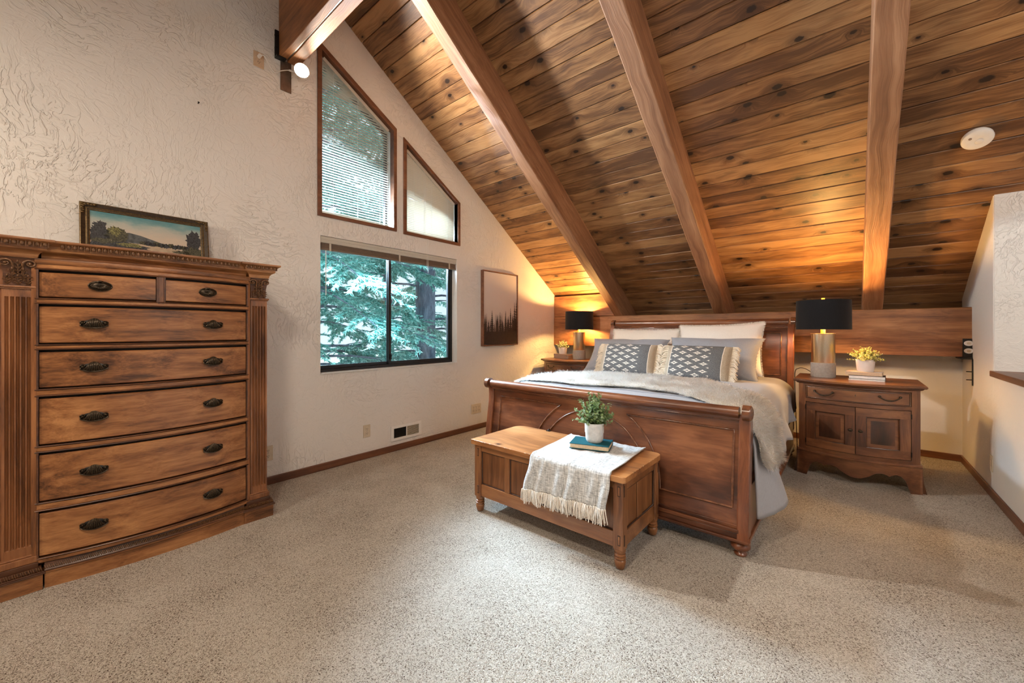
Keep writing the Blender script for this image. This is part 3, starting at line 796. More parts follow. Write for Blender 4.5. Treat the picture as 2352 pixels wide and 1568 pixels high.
cy = lambda y: DX+bow(y, .045)+.026
carved([(cy(y), y, 1.589) for y in ys(.045, .765, 12)], .022, .0215, 0, 'egg_carving')
for a, c in ((-.125, -.028), (.834, .931)):
    x = DX+.008+.046
    carved([(x, a-.04, 1.589), (x, c+.04, 1.589)], .022, .0215, 0, 'egg_carving')
carved([(DX+.05, .975, 1.589), (-3.36, .975, 1.589)][::-1], .022, .0215, 0, 'egg_carving')
# plinth
b = MB(); sweep(b, [(-.2, .0), (.010, .0), (.010, .068), (.018, .074), (.020, .080), (-.2, .080)], .0, .80, 16, .055); b.build('plinth', 'dress_y', dr, smooth=30)
b = MB(); sweep(b, [(-.2, .080), (.020, .080), (.020, .086), (.008, .098), (.002, .116), (-.2, .116)], .0, .80, 16, .055); b.build('plinth_molding', 'dress_dark', dr, smooth=30)
for yc in (-.0855, .8785):
    hw = .0805
    b = MB(); b.box(-3.38, DX+.030, yc-hw, yc+hw, 0, .072); b.build('plinth_block', 'dress_y', dr, bevel=.003)
    b = MB()
    for z0, z1, e in ((.072, .080, .008), (.080, .086, .005), (.086, .104, -.004), (.104, .128, -.014)): b.box(-3.38, DX+.030+e, yc-hw-e, yc+hw+e, z0, z1)
    b.build('plinth_molding', 'dress_dark', dr, bevel=.002)
    carved([(DX+.029, yc-hw, .097), (DX+.029, yc+hw, .097)], .026, .022, 0, 'leaf_carving', True)
    if yc > .5: carved([(-3.30, yc+hw-.001, .097), (DX+.02, yc+hw-.001, .097)], .026, .022, 0, 'leaf_carving', True)
carved([(DX+bow(y, .055)+.012, y, .098) for y in ys(.0, .80, 14)], .028, .022, 0, 'leaf_carving', True)

# ------------------------------------------------------------------ landscape painting leaning on the dresser
pt = thing('framed_painting', (-3.36, .425, 1.615), 'old landscape painting in a dark gilt frame leaning on the tall dresser', 'painting')
TY0, TY1, TH = .128, .728, .325
def lean(y, h, d): return (-3.335-.055*h/TH+d, y, 1.616+h)
def frame_pic(b, o, i_, d0, d1):
    """mitred frame strip between two offsets"""
    q = [(TY0+o, o), (TY1-o, o), (TY1-o, TH-o), (TY0+o, TH-o)]; r = [(TY0+i_, i_), (TY1-i_, i_), (TY1-i_, TH-i_), (TY0+i_, TH-i_)]
    for k in range(4):
        j = (k+1) % 4
        vs_ = [lean(*q[k], 0), lean(*q[j], 0), lean(*r[j], 0), lean(*r[k], 0), lean(*q[k], d0), lean(*q[j], d0), lean(*r[j], d1), lean(*r[k], d1)]
        b.add(vs_, [(0, 1, 2, 3), (4, 5, 6, 7), (0, 1, 5, 4), (2, 3, 7, 6), (1, 2, 6, 5), (3, 0, 4, 7)])
MAT['gilt'] = plain('tarnished_gilt', (.15, .095, .036), .42, metal=.5, var=.35, vs=120)
MAT['gilt_dark'] = plain('dark_frame', (.045, .026, .012), .45, metal=.2, var=.3, vs=90)
b = MB(); frame_pic(b, 0, .006, .020, .024); frame_pic(b, .024, .032, .014, .016); frame_pic(b, .036, .042, .012, .009); b.build('gilt_edge', 'gilt', pt, bevel=.001)
b = MB(); frame_pic(b, .006, .026, .022, .013); frame_pic(b, .030, .040, .012, .010); b.build('frame', 'gilt_dark', pt)
b = MB()
for cy_, ch, sy, sh in ((TY0, TH, 1, -1), (TY1, TH, -1, -1)):
    for k in range(5):
        for t in (0, 1):
            a, c = (.010+.013*k, .011+.003*(k % 2)) if t else (.011+.003*(k % 2), .010+.013*k)
            b.ball(lean(cy_+sy*a, ch+sh*c, .024), (.003, .0075, .0065), 8, 4)
b.build('corner_ornament', 'gilt', pt, smooth=60)
def painted(name, stops, axis='Z', rng_=(0, 1), nz=12, amt=.3):
    """flat paint: a vertical blend of pigments with brushy mottling"""
    m, nt, bs = new_mat(name, Roughness=.6)
    oc = NN(nt, 'ShaderNodeTexCoord').outputs['Object']
    z = NN(nt, 'ShaderNodeSeparateXYZ', {0: oc}).outputs[2]
    f = NN(nt, 'ShaderNodeMapRange', {0: z, 1: rng_[0], 2: rng_[1]}).outputs[0]
    n = NOISE(nt, VM(nt, 'MULTIPLY', oc, (nz, nz*.45, nz)), 1, 5, .6)
    f = M2(nt, 'ADD', f, M2(nt, 'MULTIPLY', M2(nt, 'SUBTRACT', n, .5), amt))
    nt.links.new(RAMP(nt, f, stops), bs.inputs['Base Color']); return m
MAT['p_sky'] = painted('painted_sky', [(.0, (.50, .42, .34)), (.35, (.55, .47, .38)), (.62, (.42, .43, .38)), (.85, (.16, .30, .31)), (1, (.07, .22, .25))], rng_=(.10, .285), nz=22, amt=.55)
MAT['p_hill'] = plain('painted_hill', (.085, .095, .10), .6, var=.3, vs=60)
MAT['p_bush'] = plain('painted_bush', (.070, .066, .035), .6, var=.6, vs=140)
MAT['p_dark'] = plain('painted_thicket', (.034, .035, .040), .6, var=.7, vs=150)
MAT['p_path'] = plain('painted_sand', (.47, .36, .25), .6, var=.12, vs=30)
MAT['p_light'] = plain('painted_leaves', (.19, .18, .06), .6, var=.5, vs=160)
iy0, iy1, ih = TY0+.042, TY1-.042, TH-.084
b = MB()
def P2d(u, v, d): return lean(iy0+u*(iy1-iy0), .042+v*ih, .0055+d)
def patch(outline, d, mi):
    b.mi = mi; t = tessellate_polygon([[Vector((*p, 0)) for p in outline]])
    b.add([P2d(u, v, d) for u, v in outline], [tuple(q) for q in t])
def blob(cx, cy_, rx, ry, rough, n=46, s=0):
    out = []
    for k in range(n):
        a = 2*PI*k/n; r = 1+rough*(noise.noise(Vector((math.cos(a)*3.3+s, math.sin(a)*3.3, s)))*1.2+(.5 if k % 2 else -.5)*.35)
        out.append((min(1, max(0, cx+rx*r*math.cos(a))), min(1, max(0, cy_+ry*r*math.sin(a)))))
    return out
b.mi = 0; b.add([P2d(0, 0, 0), P2d(1, 0, 0), P2d(1, 1, 0), P2d(0, 1, 0)], [(0, 1, 2, 3)])
patch([(0, 0), (1, 0), (1, .22), (.7, .27), (.48, .32), (.3, .3), (0, .3)], .0004, 4)
patch([(.18, .30), (.24, .52), (.32, .56), (.42, .52), (.52, .45), (.62, .38), (.72, .35), (.72, .31), (.5, .30)], .0006, 1)
for k in range(13): patch(blob(.44+k*.042, .335+.012*math.sin(k*2.4), .036, .045+.02*abs(math.sin(k*1.7)), .35, s=k), .0008, 3 if k % 3 else 2)
patch(blob(.22, .45, .10, .20, .35, s=31), .0010, 2); patch(blob(.07, .46, .085, .25, .45, s=37), .0010, 3)
patch(blob(.20, .55, .055, .12, .5, s=38), .0012, 5); patch(blob(.08, .66, .05, .10, .6, s=39), .0012, 3)
patch(blob(.24, .17, .26, .13, .18, s=41), .0013, 3); patch(blob(.32, .24, .11, .05, .4, s=42), .0014, 5); patch(blob(.10, .28, .10, .06, .4, s=43), .0014, 2)
patch(blob(.93, .56, .075, .27, .35, s=44), .0013, 3); patch(blob(.92, .24, .10, .13, .4, s=45), .0014, 2); patch(blob(.80, .20, .08, .05, .5, s=46), .0014, 2)
b.build('canvas', ['p_sky', 'p_hill', 'p_bush', 'p_dark', 'p_path', 'p_light'], pt, fixn=False)

# ------------------------------------------------------------------ forest print on the window wall
cv = thing('framed_canvas', (XW+.02, 3.78, 1.0), 'framed misty forest print hanging between the window and the bed', 'picture')
cy0, cy1, cz0, cz1 = 3.450, 4.115, 1.000, 1.932
b = MB(); b.poly([(cy0, cz0), (cy1, cz0), (cy1, cz1), (cy0, cz1)], [[(cy0+.012, cz0+.012), (cy1-.012, cz0+.012), (cy1-.012, cz1-.012), (cy0+.012, cz1-.012)]], lambda u, v, a: (a, u, v), XW+.002, XW+.046)
b.build('frame', 'trim', cv, bevel=.002)
MAT['mist'] = painted('print_mist', [(0, (.040, .030, .022)), (.12, (.075, .055, .042)), (.26, (.40, .34, .30)), (.40, (.54, .47, .42)), (1, (.74, .66, .60))], rng_=(0, .92), nz=6, amt=.06)
MAT['print_black'] = plain('print_black', (.018, .014, .012), .6, var=.2)
MAT['print_grey'] = plain('print_grey', (.085, .068, .058), .6, var=.2)
b = MB(); XC = XW+.036
b.mi = 0; b.add([(XC, cy0+.016, cz0+.016), (XC, cy1-.016, cz0+.016), (XC, cy1-.016, cz1-.016), (XC, cy0+.016, cz1-.016)], [(0, 1, 2, 3)])
r_ = random.Random(4)
def fir(y, zb, h, wd, mi, d):
    L, R = [], []
    n = 16
    for k in range(n):
        t = k/n; ww = wd*(1-t)*(.75+.4*r_.random())
        L += [(y-ww, zb+h*t), (y-ww*.45, zb+h*(t+.6/n))]; R += [(y+ww*(.8+.3*r_.random()), zb+h*t), (y+ww*.45, zb+h*(t+.6/n))]
    out = L+[(y, zb+h)]+R[::-1]
    out = [(min(cy1-.017, max(cy0+.017, p)), q) for p, q in out]
    b.mi = mi; t = tessellate_polygon([[Vector((*p, 0)) for p in out]]); b.add([(XC+d, p, q) for p, q in out], [tuple(q) for q in t])
for k in range(18): fir(cy0+.03+k*.035, cz0+.10, (.20+.12*r_.random()), .036, 2, .0006)
for y, h in ((.04, .34), (.10, .28), (.165, .40), (.26, .34), (.315, .38), (.36, .28), (.42, .40), (.47, .33), (.52, .44), (.57, .36), (.60, .52), (.635, .56)):
    fir(cy0+y, cz0+.05, h, .056, 1, .0012)
b.mi = 1; b.add([(XC+.0015, cy0+.016, cz0+.016), (XC+.0015, cy1-.016, cz0+.016), (XC+.0015, cy1-.016, cz0+.19), (XC+.0015, cy0+.016, cz0+.17)], [(0, 1, 2, 3)])
b.build('print', ['mist', 'print_black', 'print_grey'], cv, fixn=False)
# ================================================================== sleigh bed
BX0, BX1 = -2.305, -.395
BC = -1.34
bed = thing('sleigh_bed', ((BX0+BX1)/2, 3.5, 0), 'cherry sleigh bed with curved footboard, arched panel beads and bun feet', 'bed')
def interp(tab, z):
    for (a, p), (c, q) in zip(tab[:-1], tab[1:]):
        if z <= c:
            t = max(0, min(1, (z-a)/(c-a))); return p+(q-p)*t
    return tab[-1][1]
FT = [(.08, 2.370), (.17, 2.374), (.24, 2.379), (.32, 2.387), (.40, 2.396), (.48, 2.407), (.56, 2.420), (.62, 2.428), (.67, 2.430), (.71, 2.427), (.74, 2.420)]
HT = [(.30, 4.600), (.80, 4.602), (.95, 4.608), (1.08, 4.622), (1.16, 4.640), (1.22, 4.662), (1.255, 4.682)]
def board(tab, z0, z1, x0, x1, th, off=0, n=16):
    zs = [z0+(z1-z0)*i/n for i in range(n+1)]
    prof = [(interp(tab, z)+off, z) for z in zs]+[(interp(tab, z)+th, z) for z in zs[::-1]]
    return MB().loft([[(x, y, z) for y, z in prof] for x in (x0, x1)])
def roll(x0, x1, c, r, n=20, squash=1):
    return MB().loft([[(x, c[0]+r*math.cos(2*PI*k/n), c[1]+r*math.sin(2*PI*k/n)*squash) for k in range(n)] for x in (x0, x1)])
def bead(pts, name='bead', r=.0065): return MB().tube(pts, r, 7).build(name, 'bed_dark', bed, smooth=60)
def sleigh(tab, z0, z1, rc, rr, sgn, nm):
    """a curved panel between posts, with a rolled top rail; sgn -1 rolls towards the camera"""
    fr = board(tab, z0, z1, BX0+.05, BX1-.05, .045); fr.build(nm, 'bed_x', bed, smooth=40)
    for x0, x1 in ((BX0, BX0+.055), (BX1-.055, BX1)):
        b = board(tab, z0 if nm == 'headboard' else .085, z1+.01, x0, x1, .062, -.016); b.build('post', 'bed_z', bed, smooth=40, bevel=.006)
        e = -1 if x0 < -1 else 1; xo = x0 if e < 0 else x1
        x0, x1 = (x0, x0+.030) if e < 0 else (x1-.030, x1)
        b = roll(x0-.002, x1+.002, rc, rr+.012, 22)
        secs = []
        for k in range(7):
            t = k/6*PI/2; secs.append([(xo+e*(.002+.014*math.sin(t)), rc[0]+(rr+.012)*max(.02, math.cos(t))*math.cos(2*PI*j/22), rc[1]+(rr+.012)*max(.02, math.cos(t))*math.sin(2*PI*j/22)) for j in range(22)])
        b.loft(secs); b.build('scroll', 'bed_dark', bed, smooth=50, kind=None)
    roll(BX0+.05, BX1-.05, rc, rr).build('top_rail', 'bed_x', bed, smooth=50)
    ye = interp(tab, z1)
    b = MB(); b.loft([[(x, ye-.012, z1-.02), (x, ye-.014, z1-.004), (x, rc[0]-rr*.8, rc[1]-rr*.5), (x, rc[0]+rr*.8, rc[1]-rr*.3), (x, ye+.045, z1-.02)] for x in (BX0+.05, BX1-.05)])
    b.build('cove', 'bed_x', bed, smooth=40)
sleigh(FT, .085, .735, (2.402, .758), .030, -1, 'footboard')
sleigh(HT, .25, 1.245, (4.715, 1.272), .038, 1, 'headboard')
# moulded beads: two framed side panels with a concentric arch between
def motif(tab, zb, zt, Ro, Ri, zc, xl, xr, off):
    F = lambda z: interp(tab, z)+off
    def line(x0, z0, x1, z1, n=12): return [(x0+(x1-x0)*i/n, F(z0+(z1-z0)*i/n), z0+(z1-z0)*i/n) for i in range(n+1)]
    dx = math.sqrt(max(.0001, Ro*Ro-(zt-zc)**2))
    for s in (-1, 1):
        xe = xl if s < 0 else xr
        a0 = math.asin(min(1, (zt-zc)/Ro)); a1 = math.asin(max(0, (zb-zc)/Ro))
        arc = [(BC+s*Ro*math.cos(a0+(a1-a0)*k/20), 0, zc+Ro*math.sin(a0+(a1-a0)*k/20)) for k in range(21)]
        arc = [(x, F(z), z) for x, _, z in arc]
        loop = line(xe, zb, xe, zt)+line(xe, zt, BC+s*dx, zt)[1:]+arc[1:]+line(arc[-1][0], zb, xe, zb)[1:]
        bead(loop)
        # slightly sunk veneer panel inside the bead
        pan = [(p[0], p[2]) for p in loop[:-1]]
        t = tessellate_polygon([[Vector((*p, 0)) for p in pan]])
    arch = [(BC+Ri*math.cos(PI*k/36), 0, zc+Ri*math.sin(PI*k/36)) for k in range(37)]
    bead([(x, F(z), z) for x, _, z in arch if z <= zt+.2])
motif(FT, .250, .655, .480, .398, .245, -2.178, -.475, .0)
motif(HT, .760, 1.170, .480, .398, .765, -2.20, -.50, .0)
bead([(x, interp(HT, 1.222)-.002, 1.222) for x in ys(BX0+.055, BX1-.055, 4)], r=.005)
bead([(x, interp(FT, .715)-.012, .712) for x in ys(BX0+.055, BX1-.055, 4)], r=.005)
# stepped base mouldings, side rails, feet
for z0, z1, e in ((.082, .098, .024), (.098, .128, .014), (.128, .148, .018), (.148, .168, .008)):
    MB().box(BX0-.004 if z0 < .09 else BX0+.045, BX1+.004 if z0 < .09 else BX1-.045, 2.372-e, 2.44, z0, z1).build('base_molding', 'bed_x', bed, bevel=.004)
for x0, x1 in ((BX0+.005, BX0+.04), (BX1-.04, BX1-.005)):
    MB().box(x0, x1, 2.42, 4.62, .10, .36).build('side_rail', 'bed_z', bed, bevel=.003)
    MB().box(x0-.012, x1+.012, 2.36, 4.62, .086, .112).build('rail_molding', 'bed_z', bed, bevel=.006)
bun = [(.020, 0), (.030, .004), (.032, .012), (.024, .020), (.022, .026), (.040, .034), (.049, .048), (.047, .062), (.036, .072), (.034, .076), (.042, .080), (.042, .088)]
for x in (BX0+.045, BX1-.045):
    for y in (2.405, 4.63):
        MB().lathe(bun, (x, y, 0), 20).build('foot', 'bed_z', bed, smooth=50)

# ------------------------------------------------------------------ duvet: one surface used by the duvet and by the fur on it
DA, DR = .797, .165
def duv(s, y, lift=0.0):
    zt = .742+.016*(1-min(1, abs(s)/.9)**2)-.05*max(0, (2.62-y)/.17)**1.5+.010*noise.noise(Vector((s*2.2, y*2.4, 3)))+.005*noise.noise(Vector((s*7, y*6, 9)))
    if y > 4.0: zt -= .012*min(1, (y-4.0)/.3)
    a = abs(s); sg = 1 if s >= 0 else -1
    cx = -1.345; k = DR*PI/2
    if a <= DA: x, z, nx, nz = a, zt, 0, 1
    elif a <= DA+k:
        t = (a-DA)/DR; x, z, nx, nz = DA+DR*math.sin(t), zt-DR*(1-math.cos(t)), math.sin(t), math.cos(t)
    else:
        l = a-DA-k
        fl = (.30 if sg < 0 else .27-.19*min(1, max(0, (y-2.6)/1.8)))*(1 if sg < 0 else min(1, .12+max(0, y-2.486)/.22))
        x, z, nx, nz = DA+DR+fl*l, zt-DR-l, 1, .1
        x += min(1, l/.15)*min(1, .15+max(0, y-2.486)/.2)*(.020*math.sin(y*9.5+1.2*math.sin(y*3))+.012*math.sin(y*23+2*l)+.026*noise.noise(Vector((y*3, l*3, 5))))*(.6+l*1.6)
    x += lift*nx; z += lift*nz
    return (cx+sg*x, y, z)
def hem_l(y):     # how far the right-hand side hangs below the shoulder
    tab = [(2.44, .33), (2.50, .375), (2.60, .395), (2.78, .36), (2.98, .285), (3.2, .235), (3.5, .18), (3.7, .215), (3.95, .15), (4.3, .13), (4.6, .10)]
    return interp(tab, y)
def smax(y): return DA+DR*PI/2+hem_l(y)
b = MB()
def dsurf(u, v):
    y = 2.486+v*(4.575-2.486)
    s0, s1 = -(DA+DR*PI/2+.26+.05*math.sin(y*5)), smax(y)
    return duv(s0+(s1-s0)*u, y)
b.grid(dsurf, 110, 90)
b.uv = [(0, 0)]*len(b.v)
du = b.build('duvet', 'duvet', smooth=180, solid=.010)
tag(du, 'grey cotton duvet hanging over the side of the sleigh bed', 'duvet')
b = MB(); b.tube([Vector(duv(s, 2.70+.02*math.sin(s*4), .002)) for s in ys(-.95, .95, 40)], .005, 6); b.build('piping', 'grey_pillow', du, smooth=60)

# fur throw: backing cloth plus real strands
def fur_edge(s):
    lo = 2.745+.03*math.sin(s*3.1+1)+.02*math.sin(s*7.7)-.05*max(0, s-.5)
    hi = 3.56+.03*math.sin(s*2.3+.4)+.018*math.sin(s*9.1)+.05*max(0, s)-.10*max(0, s-1.0)
    q = min(1, max(0, (s-.42)/.45)); q = q*q*(3-2*q)          # the right-hand end swings towards the foot
    return lo-.21*q, hi-.52*q
FS0, FS1 = -.99, 1.195
ft = thing('fur_throw', (-1.3, 3.15, .75), 'long-haired cream fur throw laid across the grey duvet', 'throw')
def fend(s):      # rounds the ends
    t = min(1, max(0, (s-FS0)/.10)); q = min(1, max(0, (FS1-s)/.16))
    return math.sqrt(1-(1-t)**2)*.35+.65, math.sqrt(max(0, 1-(1-q)**2))*.55+.45
def fpt(s, v, lift):
    lo, hi = fur_edge(s); a, c = fend(s); m = (lo+hi)/2; hh = (hi-lo)/2*a*c
    return duv(s, m+(v*2-1)*hh, lift)
b = MB(); b.grid(lambda u, v: fpt(FS0+(FS1-FS0)*u, v, .020+.005*math.sin(u*40+v*3)), 110, 34); b.uv = [(0, 0)]*len(b.v)
b.build('backing', 'fur_back', ft, smooth=180)
def strands(n, base, nrm_len, name, mat, parent, width=.0022, nrms=None, nrm_of=None):
    """tapered hairs as thin triangles with a bend"""
    nv, nf = [], []
    for i in range(n):
        p, d, g = base()
        L = nrm_len*rnd_.uniform(.6, 1.15)
        s = d.cross(Vector((rnd_.uniform(-1, 1), rnd_.uniform(-1, 1), rnd_.uniform(-1, 1))))
        if s.length < 1e-4: continue
        s = s.normalized()*width*rnd_.uniform(.6, 1.2)
        if nrms is not None:
            if s.cross(d).dot(nrm_of(p)) < 0: s = -s
        m = p+d*L*.55; e = m+(d*.5+g).normalized()*L*.5; o = len(nv)
        nv += [tuple(p-s), tuple(p+s), tuple(m+s*.7), tuple(m-s*.7), tuple(e)]
        nf += [(o, o+1, o+2, o+3), (o+3, o+2, o+4)]
        if nrms is not None: q = (nrm_of(p)*1.0+d*.35).normalized(); nrms += [tuple(q)]*5
    b = MB(); b.v = nv; b.f = nf; b.m = [0]*len(nf); b.uv = [(0, 0)]*len(nv)
    o = b.build(name, mat, parent, kind='stuff', fixn=False, smooth=180)
    if nrms: o.data.normals_split_custom_set_from_vertices(nrms)     # hairs shade like the soft pile they form
    return o
rnd_ = random.Random(12); FN = [None]
def fbase():
    u = rnd_.random(); v = rnd_.random(); s = FS0+(FS1-FS0)*u
    p = Vector(fpt(s, v, .016)); q = Vector(fpt(s, v, .03)); n = (q-p).normalized(); FN[0] = n
    # locks lean the same way in patches
    c = Vector((noise.noise(Vector((s*5, v*6, 1))), noise.noise(Vector((s*5, v*6, 8))), 0))*1.5
    edge = Vector((0, (v-.5)*2.2*abs(v-.5)*2, 0))
    r = Vector((rnd_.uniform(-1, 1), rnd_.uniform(-1, 1), rnd_.uniform(-1, 1)))*.45
    d = (n*.62+c*1.1+r+edge).normalized()
    return p, d, (c+edge*1.3+r*.5+Vector((0, 0, -.35)))
strands(62000, fbase, .058, 'fur', 'fur', ft, .0016, [], lambda p: FN[0])

# ------------------------------------------------------------------ pillows
def pillow(name, label, cat, w_, h_, t_, loc, tilt, rz, mat, roll_=0, group=None, pinch=.07, p=.5, wrinkle=.012, uvs=False, seed=1, belly=0):
    X = Matrix.Translation(loc) @ Matrix.Rotation(rz, 4, 'Z') @ Matrix.Rotation(tilt, 4, 'X') @ Matrix.Rotation(roll_, 4, 'Y')
    o = thing(name, loc, label, cat, group)
    def f(side):
        def g(u, v):
            x = w_/2*u*(1-pinch*(1-v*v)*abs(u)); z = h_/2*v*(1-pinch*(1-u*u)*abs(v))
            th = t_/2*max(0, (1-u**4)*(1-v**4))**p*(1-.18*(u*u+v*v)/2)
            e = max(0, 1-max(abs(u), abs(v))**6)
            ra = math.atan2(v, u)
            wr = wrinkle*(noise.noise(Vector((u*2.5+seed*7, v*2.5, side)))+.8*noise.noise(Vector((ra*4, seed*3, side)))*max(abs(u), abs(v))**2)*e
            return X @ Vector((x, side*(th+wr), z+h_/2))
        return g
    b = MB()
    b.grid(f(-1), 40, 32, -1, 1, -1, 1); b.grid(f(1), 40, 32, -1, 1, -1, 1, True)
    if not uvs: b.uv = [(0, 0)]*len(b.v)
    b.build('cover', mat, o, smooth=180, fixn=True)
    return o, X, f
grp = None
o1, X1, f1 = pillow('white_pillow', 'left white pillow with a frayed edge, standing against the headboard', 'pillow', .80, .52, .16, (-1.80, 4.315, .740), math.radians(-27), .02, 'white_pillow', seed=2)
o2, X2, f2 = pillow('white_pillow', 'right white pillow with a frayed edge, standing against the headboard', 'pillow', .80, .55, .16, (-1.01, 4.335, .748), math.radians(-22), -.03, 'white_pillow', roll_=-.035, seed=3)
o3, X3, f3 = pillow('grey_pillow', 'plain grey pillow behind the left tasselled cushion', 'pillow', .90, .47, .20, (-1.90, 4.055, .722), math.radians(-38), .03, 'grey_pillow', seed=4, wrinkle=.022, pinch=.11)
o4, X4, f4 = pillow('grey_pillow', 'plain grey pillow behind the right tasselled cushion', 'pillow', .86, .49, .20, (-1.03, 4.065, .722), math.radians(-36), -.02, 'grey_pillow', seed=5, wrinkle=.022, pinch=.11)
def fray(o, X, w_, h_, n, L, mat, sides, name='frayed_edge', wd=.0022, pinch=.07):
    def base():
        sd = rnd_.choice(sides); t = rnd_.uniform(-1, 1)
        if sd in 'LR': u, v = (-1 if sd == 'L' else 1), t; d = Vector((u, 0, rnd_.uniform(-.5, .5)))
        else: u, v = t, (1 if sd == 'T' else -1); d = Vector((rnd_.uniform(-.5, .5), 0, v))
        x = w_/2*u*(1-pinch*(1-v*v)*abs(u)); z = h_/2*v*(1-pinch*(1-u*u)*abs(v))+h_/2
        d.y = rnd_.uniform(-.5, .3)
        return X @ Vector((x, 0, z)), (X.to_3x3() @ d).normalized(), Vector((0, 0, -.25))
    return strands(n, base, L, name, mat, o, wd)
fray(o1, X1, .80, .52, 2600, .017, 'fringe_white', 'TTLR'); fray(o2, X2, .80, .55, 2600, .017, 'fringe_white', 'TTLR')
fray(o3, X3, .90, .47, 450, .010, 'fringe', 'LRT', pinch=.11); fray(o4, X4, .86, .49, 450, .010, 'fringe', 'LRT', pinch=.11)
def kilim():
    """woven charcoal field with cream lozenges, linen bands at both ends"""
    m, nt, bs = new_mat('kilim_weave', Roughness=.9)
    uv = NN(nt, 'ShaderNodeTexCoord').outputs['UV']; oc = NN(nt, 'ShaderNodeTexCoord').outputs['Object']
    sp = NN(nt, 'ShaderNodeSeparateXYZ', {0: uv}); u, v = sp.outputs[0], sp.outputs[1]
    def lattice(ou, ov):
        a = M2(nt, 'SUBTRACT', M2(nt, 'FRACT', M2(nt, 'ADD', M2(nt, 'MULTIPLY', u, 2.17), ou)), .5)
        c = M2(nt, 'SUBTRACT', M2(nt, 'FRACT', M2(nt, 'ADD', M2(nt, 'MULTIPLY', v, 2.45), ov)), .5)
        A, B_ = M2(nt, 'ABSOLUTE', a), M2(nt, 'ABSOLUTE', c)
        q = M2(nt, 'ADD', M2(nt, 'POWER', M2(nt, 'DIVIDE', A, .33), .72), M2(nt, 'POWER', M2(nt, 'DIVIDE', B_, .27), .72))
        st = M2(nt, 'LESS_THAN', q, 1.0)
        slit = M2(nt, 'MULTIPLY', M2(nt, 'LESS_THAN', B_, .055), M2(nt, 'LESS_THAN', A, .095))
        return M2(nt, 'MULTIPLY', st, M2(nt, 'SUBTRACT', 1.0, slit))
    pat = M2(nt, 'MAXIMUM', lattice(.847, .0), lattice(.348, .5))
    inside = M2(nt, 'MULTIPLY', M2(nt, 'GREATER_THAN', u, -.785), M2(nt, 'LESS_THAN', u, .465))
    pat = M2(nt, 'MULTIPLY', pat, inside)
    wv = NOISE(nt, VM(nt, 'MULTIPLY', oc, (260, 260, 260)), 1, 2)
    dk = RAMP(nt, wv, [(.3, (.06, .058, .058)), (.7, (.18, .175, .175))])
    cr = RAMP(nt, wv, [(.3, (.62, .55, .47)), (.7, (.78, .71, .62))])
    tn = RAMP(nt, wv, [(.3, (.28, .21, .145)), (.7, (.52, .42, .31))])
    col = MIX(nt, pat, dk, cr)
    band = M2(nt, 'GREATER_THAN', M2(nt, 'ABSOLUTE', u), .80)
    edge = M2(nt, 'LESS_THAN', M2(nt, 'ABSOLUTE', M2(nt, 'SUBTRACT', M2(nt, 'ABSOLUTE', u), .805)), .010)
    col = MIX(nt, band, col, tn); col = MIX(nt, edge, col, (.75, .66, .55, 1))
    nt.links.new(col, bs.inputs['Base Color'])
    bn = NN(nt, 'ShaderNodeBump', {'Strength': .4, 'Distance': .003, 'Height': wv}); nt.links.new(bn.outputs[0], bs.inputs['Normal'])
    return m
MAT['kilim'] = kilim()
def cushion(loc, rz, label, seed):
    W, H, T = .58, .345, .17; tl = math.radians(-26)
    o, X, f = pillow('kilim_cushion', label, 'cushion', W, H, T, loc, tl, rz, 'kilim', group='lozenge cushions on the bed', uvs=True, seed=seed, pinch=.03, wrinkle=.006, p=.42)
    R3 = X.to_3x3()
    for sg in (-1, 1):
        b = MB()
        for k in range(30):       # knotted tassels of loose yarn along each end
            v = -1+2*(k+.5)/30
            x = W/2*sg*(1-.03*(1-v*v)); z = H/2*v+H/2
            p = X @ Vector((x, -.004, z)); b.ball(tuple(p), .0065, 6, 4)
            for j in range(3):
                d = (R3 @ Vector((sg*1.0, rnd_.uniform(-.5, .2), rnd_.uniform(-.3, .3)))).normalized()
                L = rnd_.uniform(.055, .080)
                b.tube([p, p+d*L*.5+Vector((0, 0, -.004)), p+d*L*.85+Vector((0, 0, -.030))], [.0046, .0058, .0034], 5)
        b.build('tassel', 'fringe', o, smooth=60, kind='stuff')
    return o
cushion((-1.745, 3.845, .735), .05, 'charcoal lozenge cushion with tasselled ends in front of the left grey pillow', 6)
cushion((-1.075, 3.825, .735), -.07, 'charcoal lozenge cushion with tasselled ends in front of the right grey pillow', 9)

# ================================================================== blanket chest
CX0, CX1, CY0, CY1, CT = -1.895, -.850, 1.848, 2.335, .475
ch = thing('blanket_chest', ((CX0+CX1)/2, (CY0+CY1)/2, 0), 'worn pine blanket chest with panelled sides at the foot of the bed', 'chest')
b = MB()
ov, r = .018, .045
pts = [(CX0-ov, CY0-ov+.004), (CX0-ov+.004, CY0-ov), (CX1+ov-.012, CY0-ov), (CX1+ov, CY0-ov+.012)]
for cx_, cy_, a0 in ((CX1+ov-r, CY1+.008-r, 0), (CX0-ov+r*1.6, CY1+.008-r*1.6, 90)):
    rr = r if a0 == 0 else r*1.6
    pts += [(cx_+rr*math.cos(math.radians(a0+q)), cy_+rr*math.sin(math.radians(a0+q))) for q in range(0, 91, 15)]
b.poly(pts, [], lambda u, v, a: (u, v, a), CT-.030, CT)
b.build('lid', 'chest_lid', ch, bevel=.004)
post = .055
def cbox(nm, x0, x1, y0, y1, z0, z1, mat='chest_x', bv=.003): return MB().box(x0, x1, y0, y1, z0, z1).build(nm, mat, ch, bevel=bv)
for x0 in (CX0, CX1-post):
    for y0 in (CY0, CY1-post):
        cbox('post', x0, x0+post, y0, y0+post, .100, CT-.030, 'chest_z', .005)
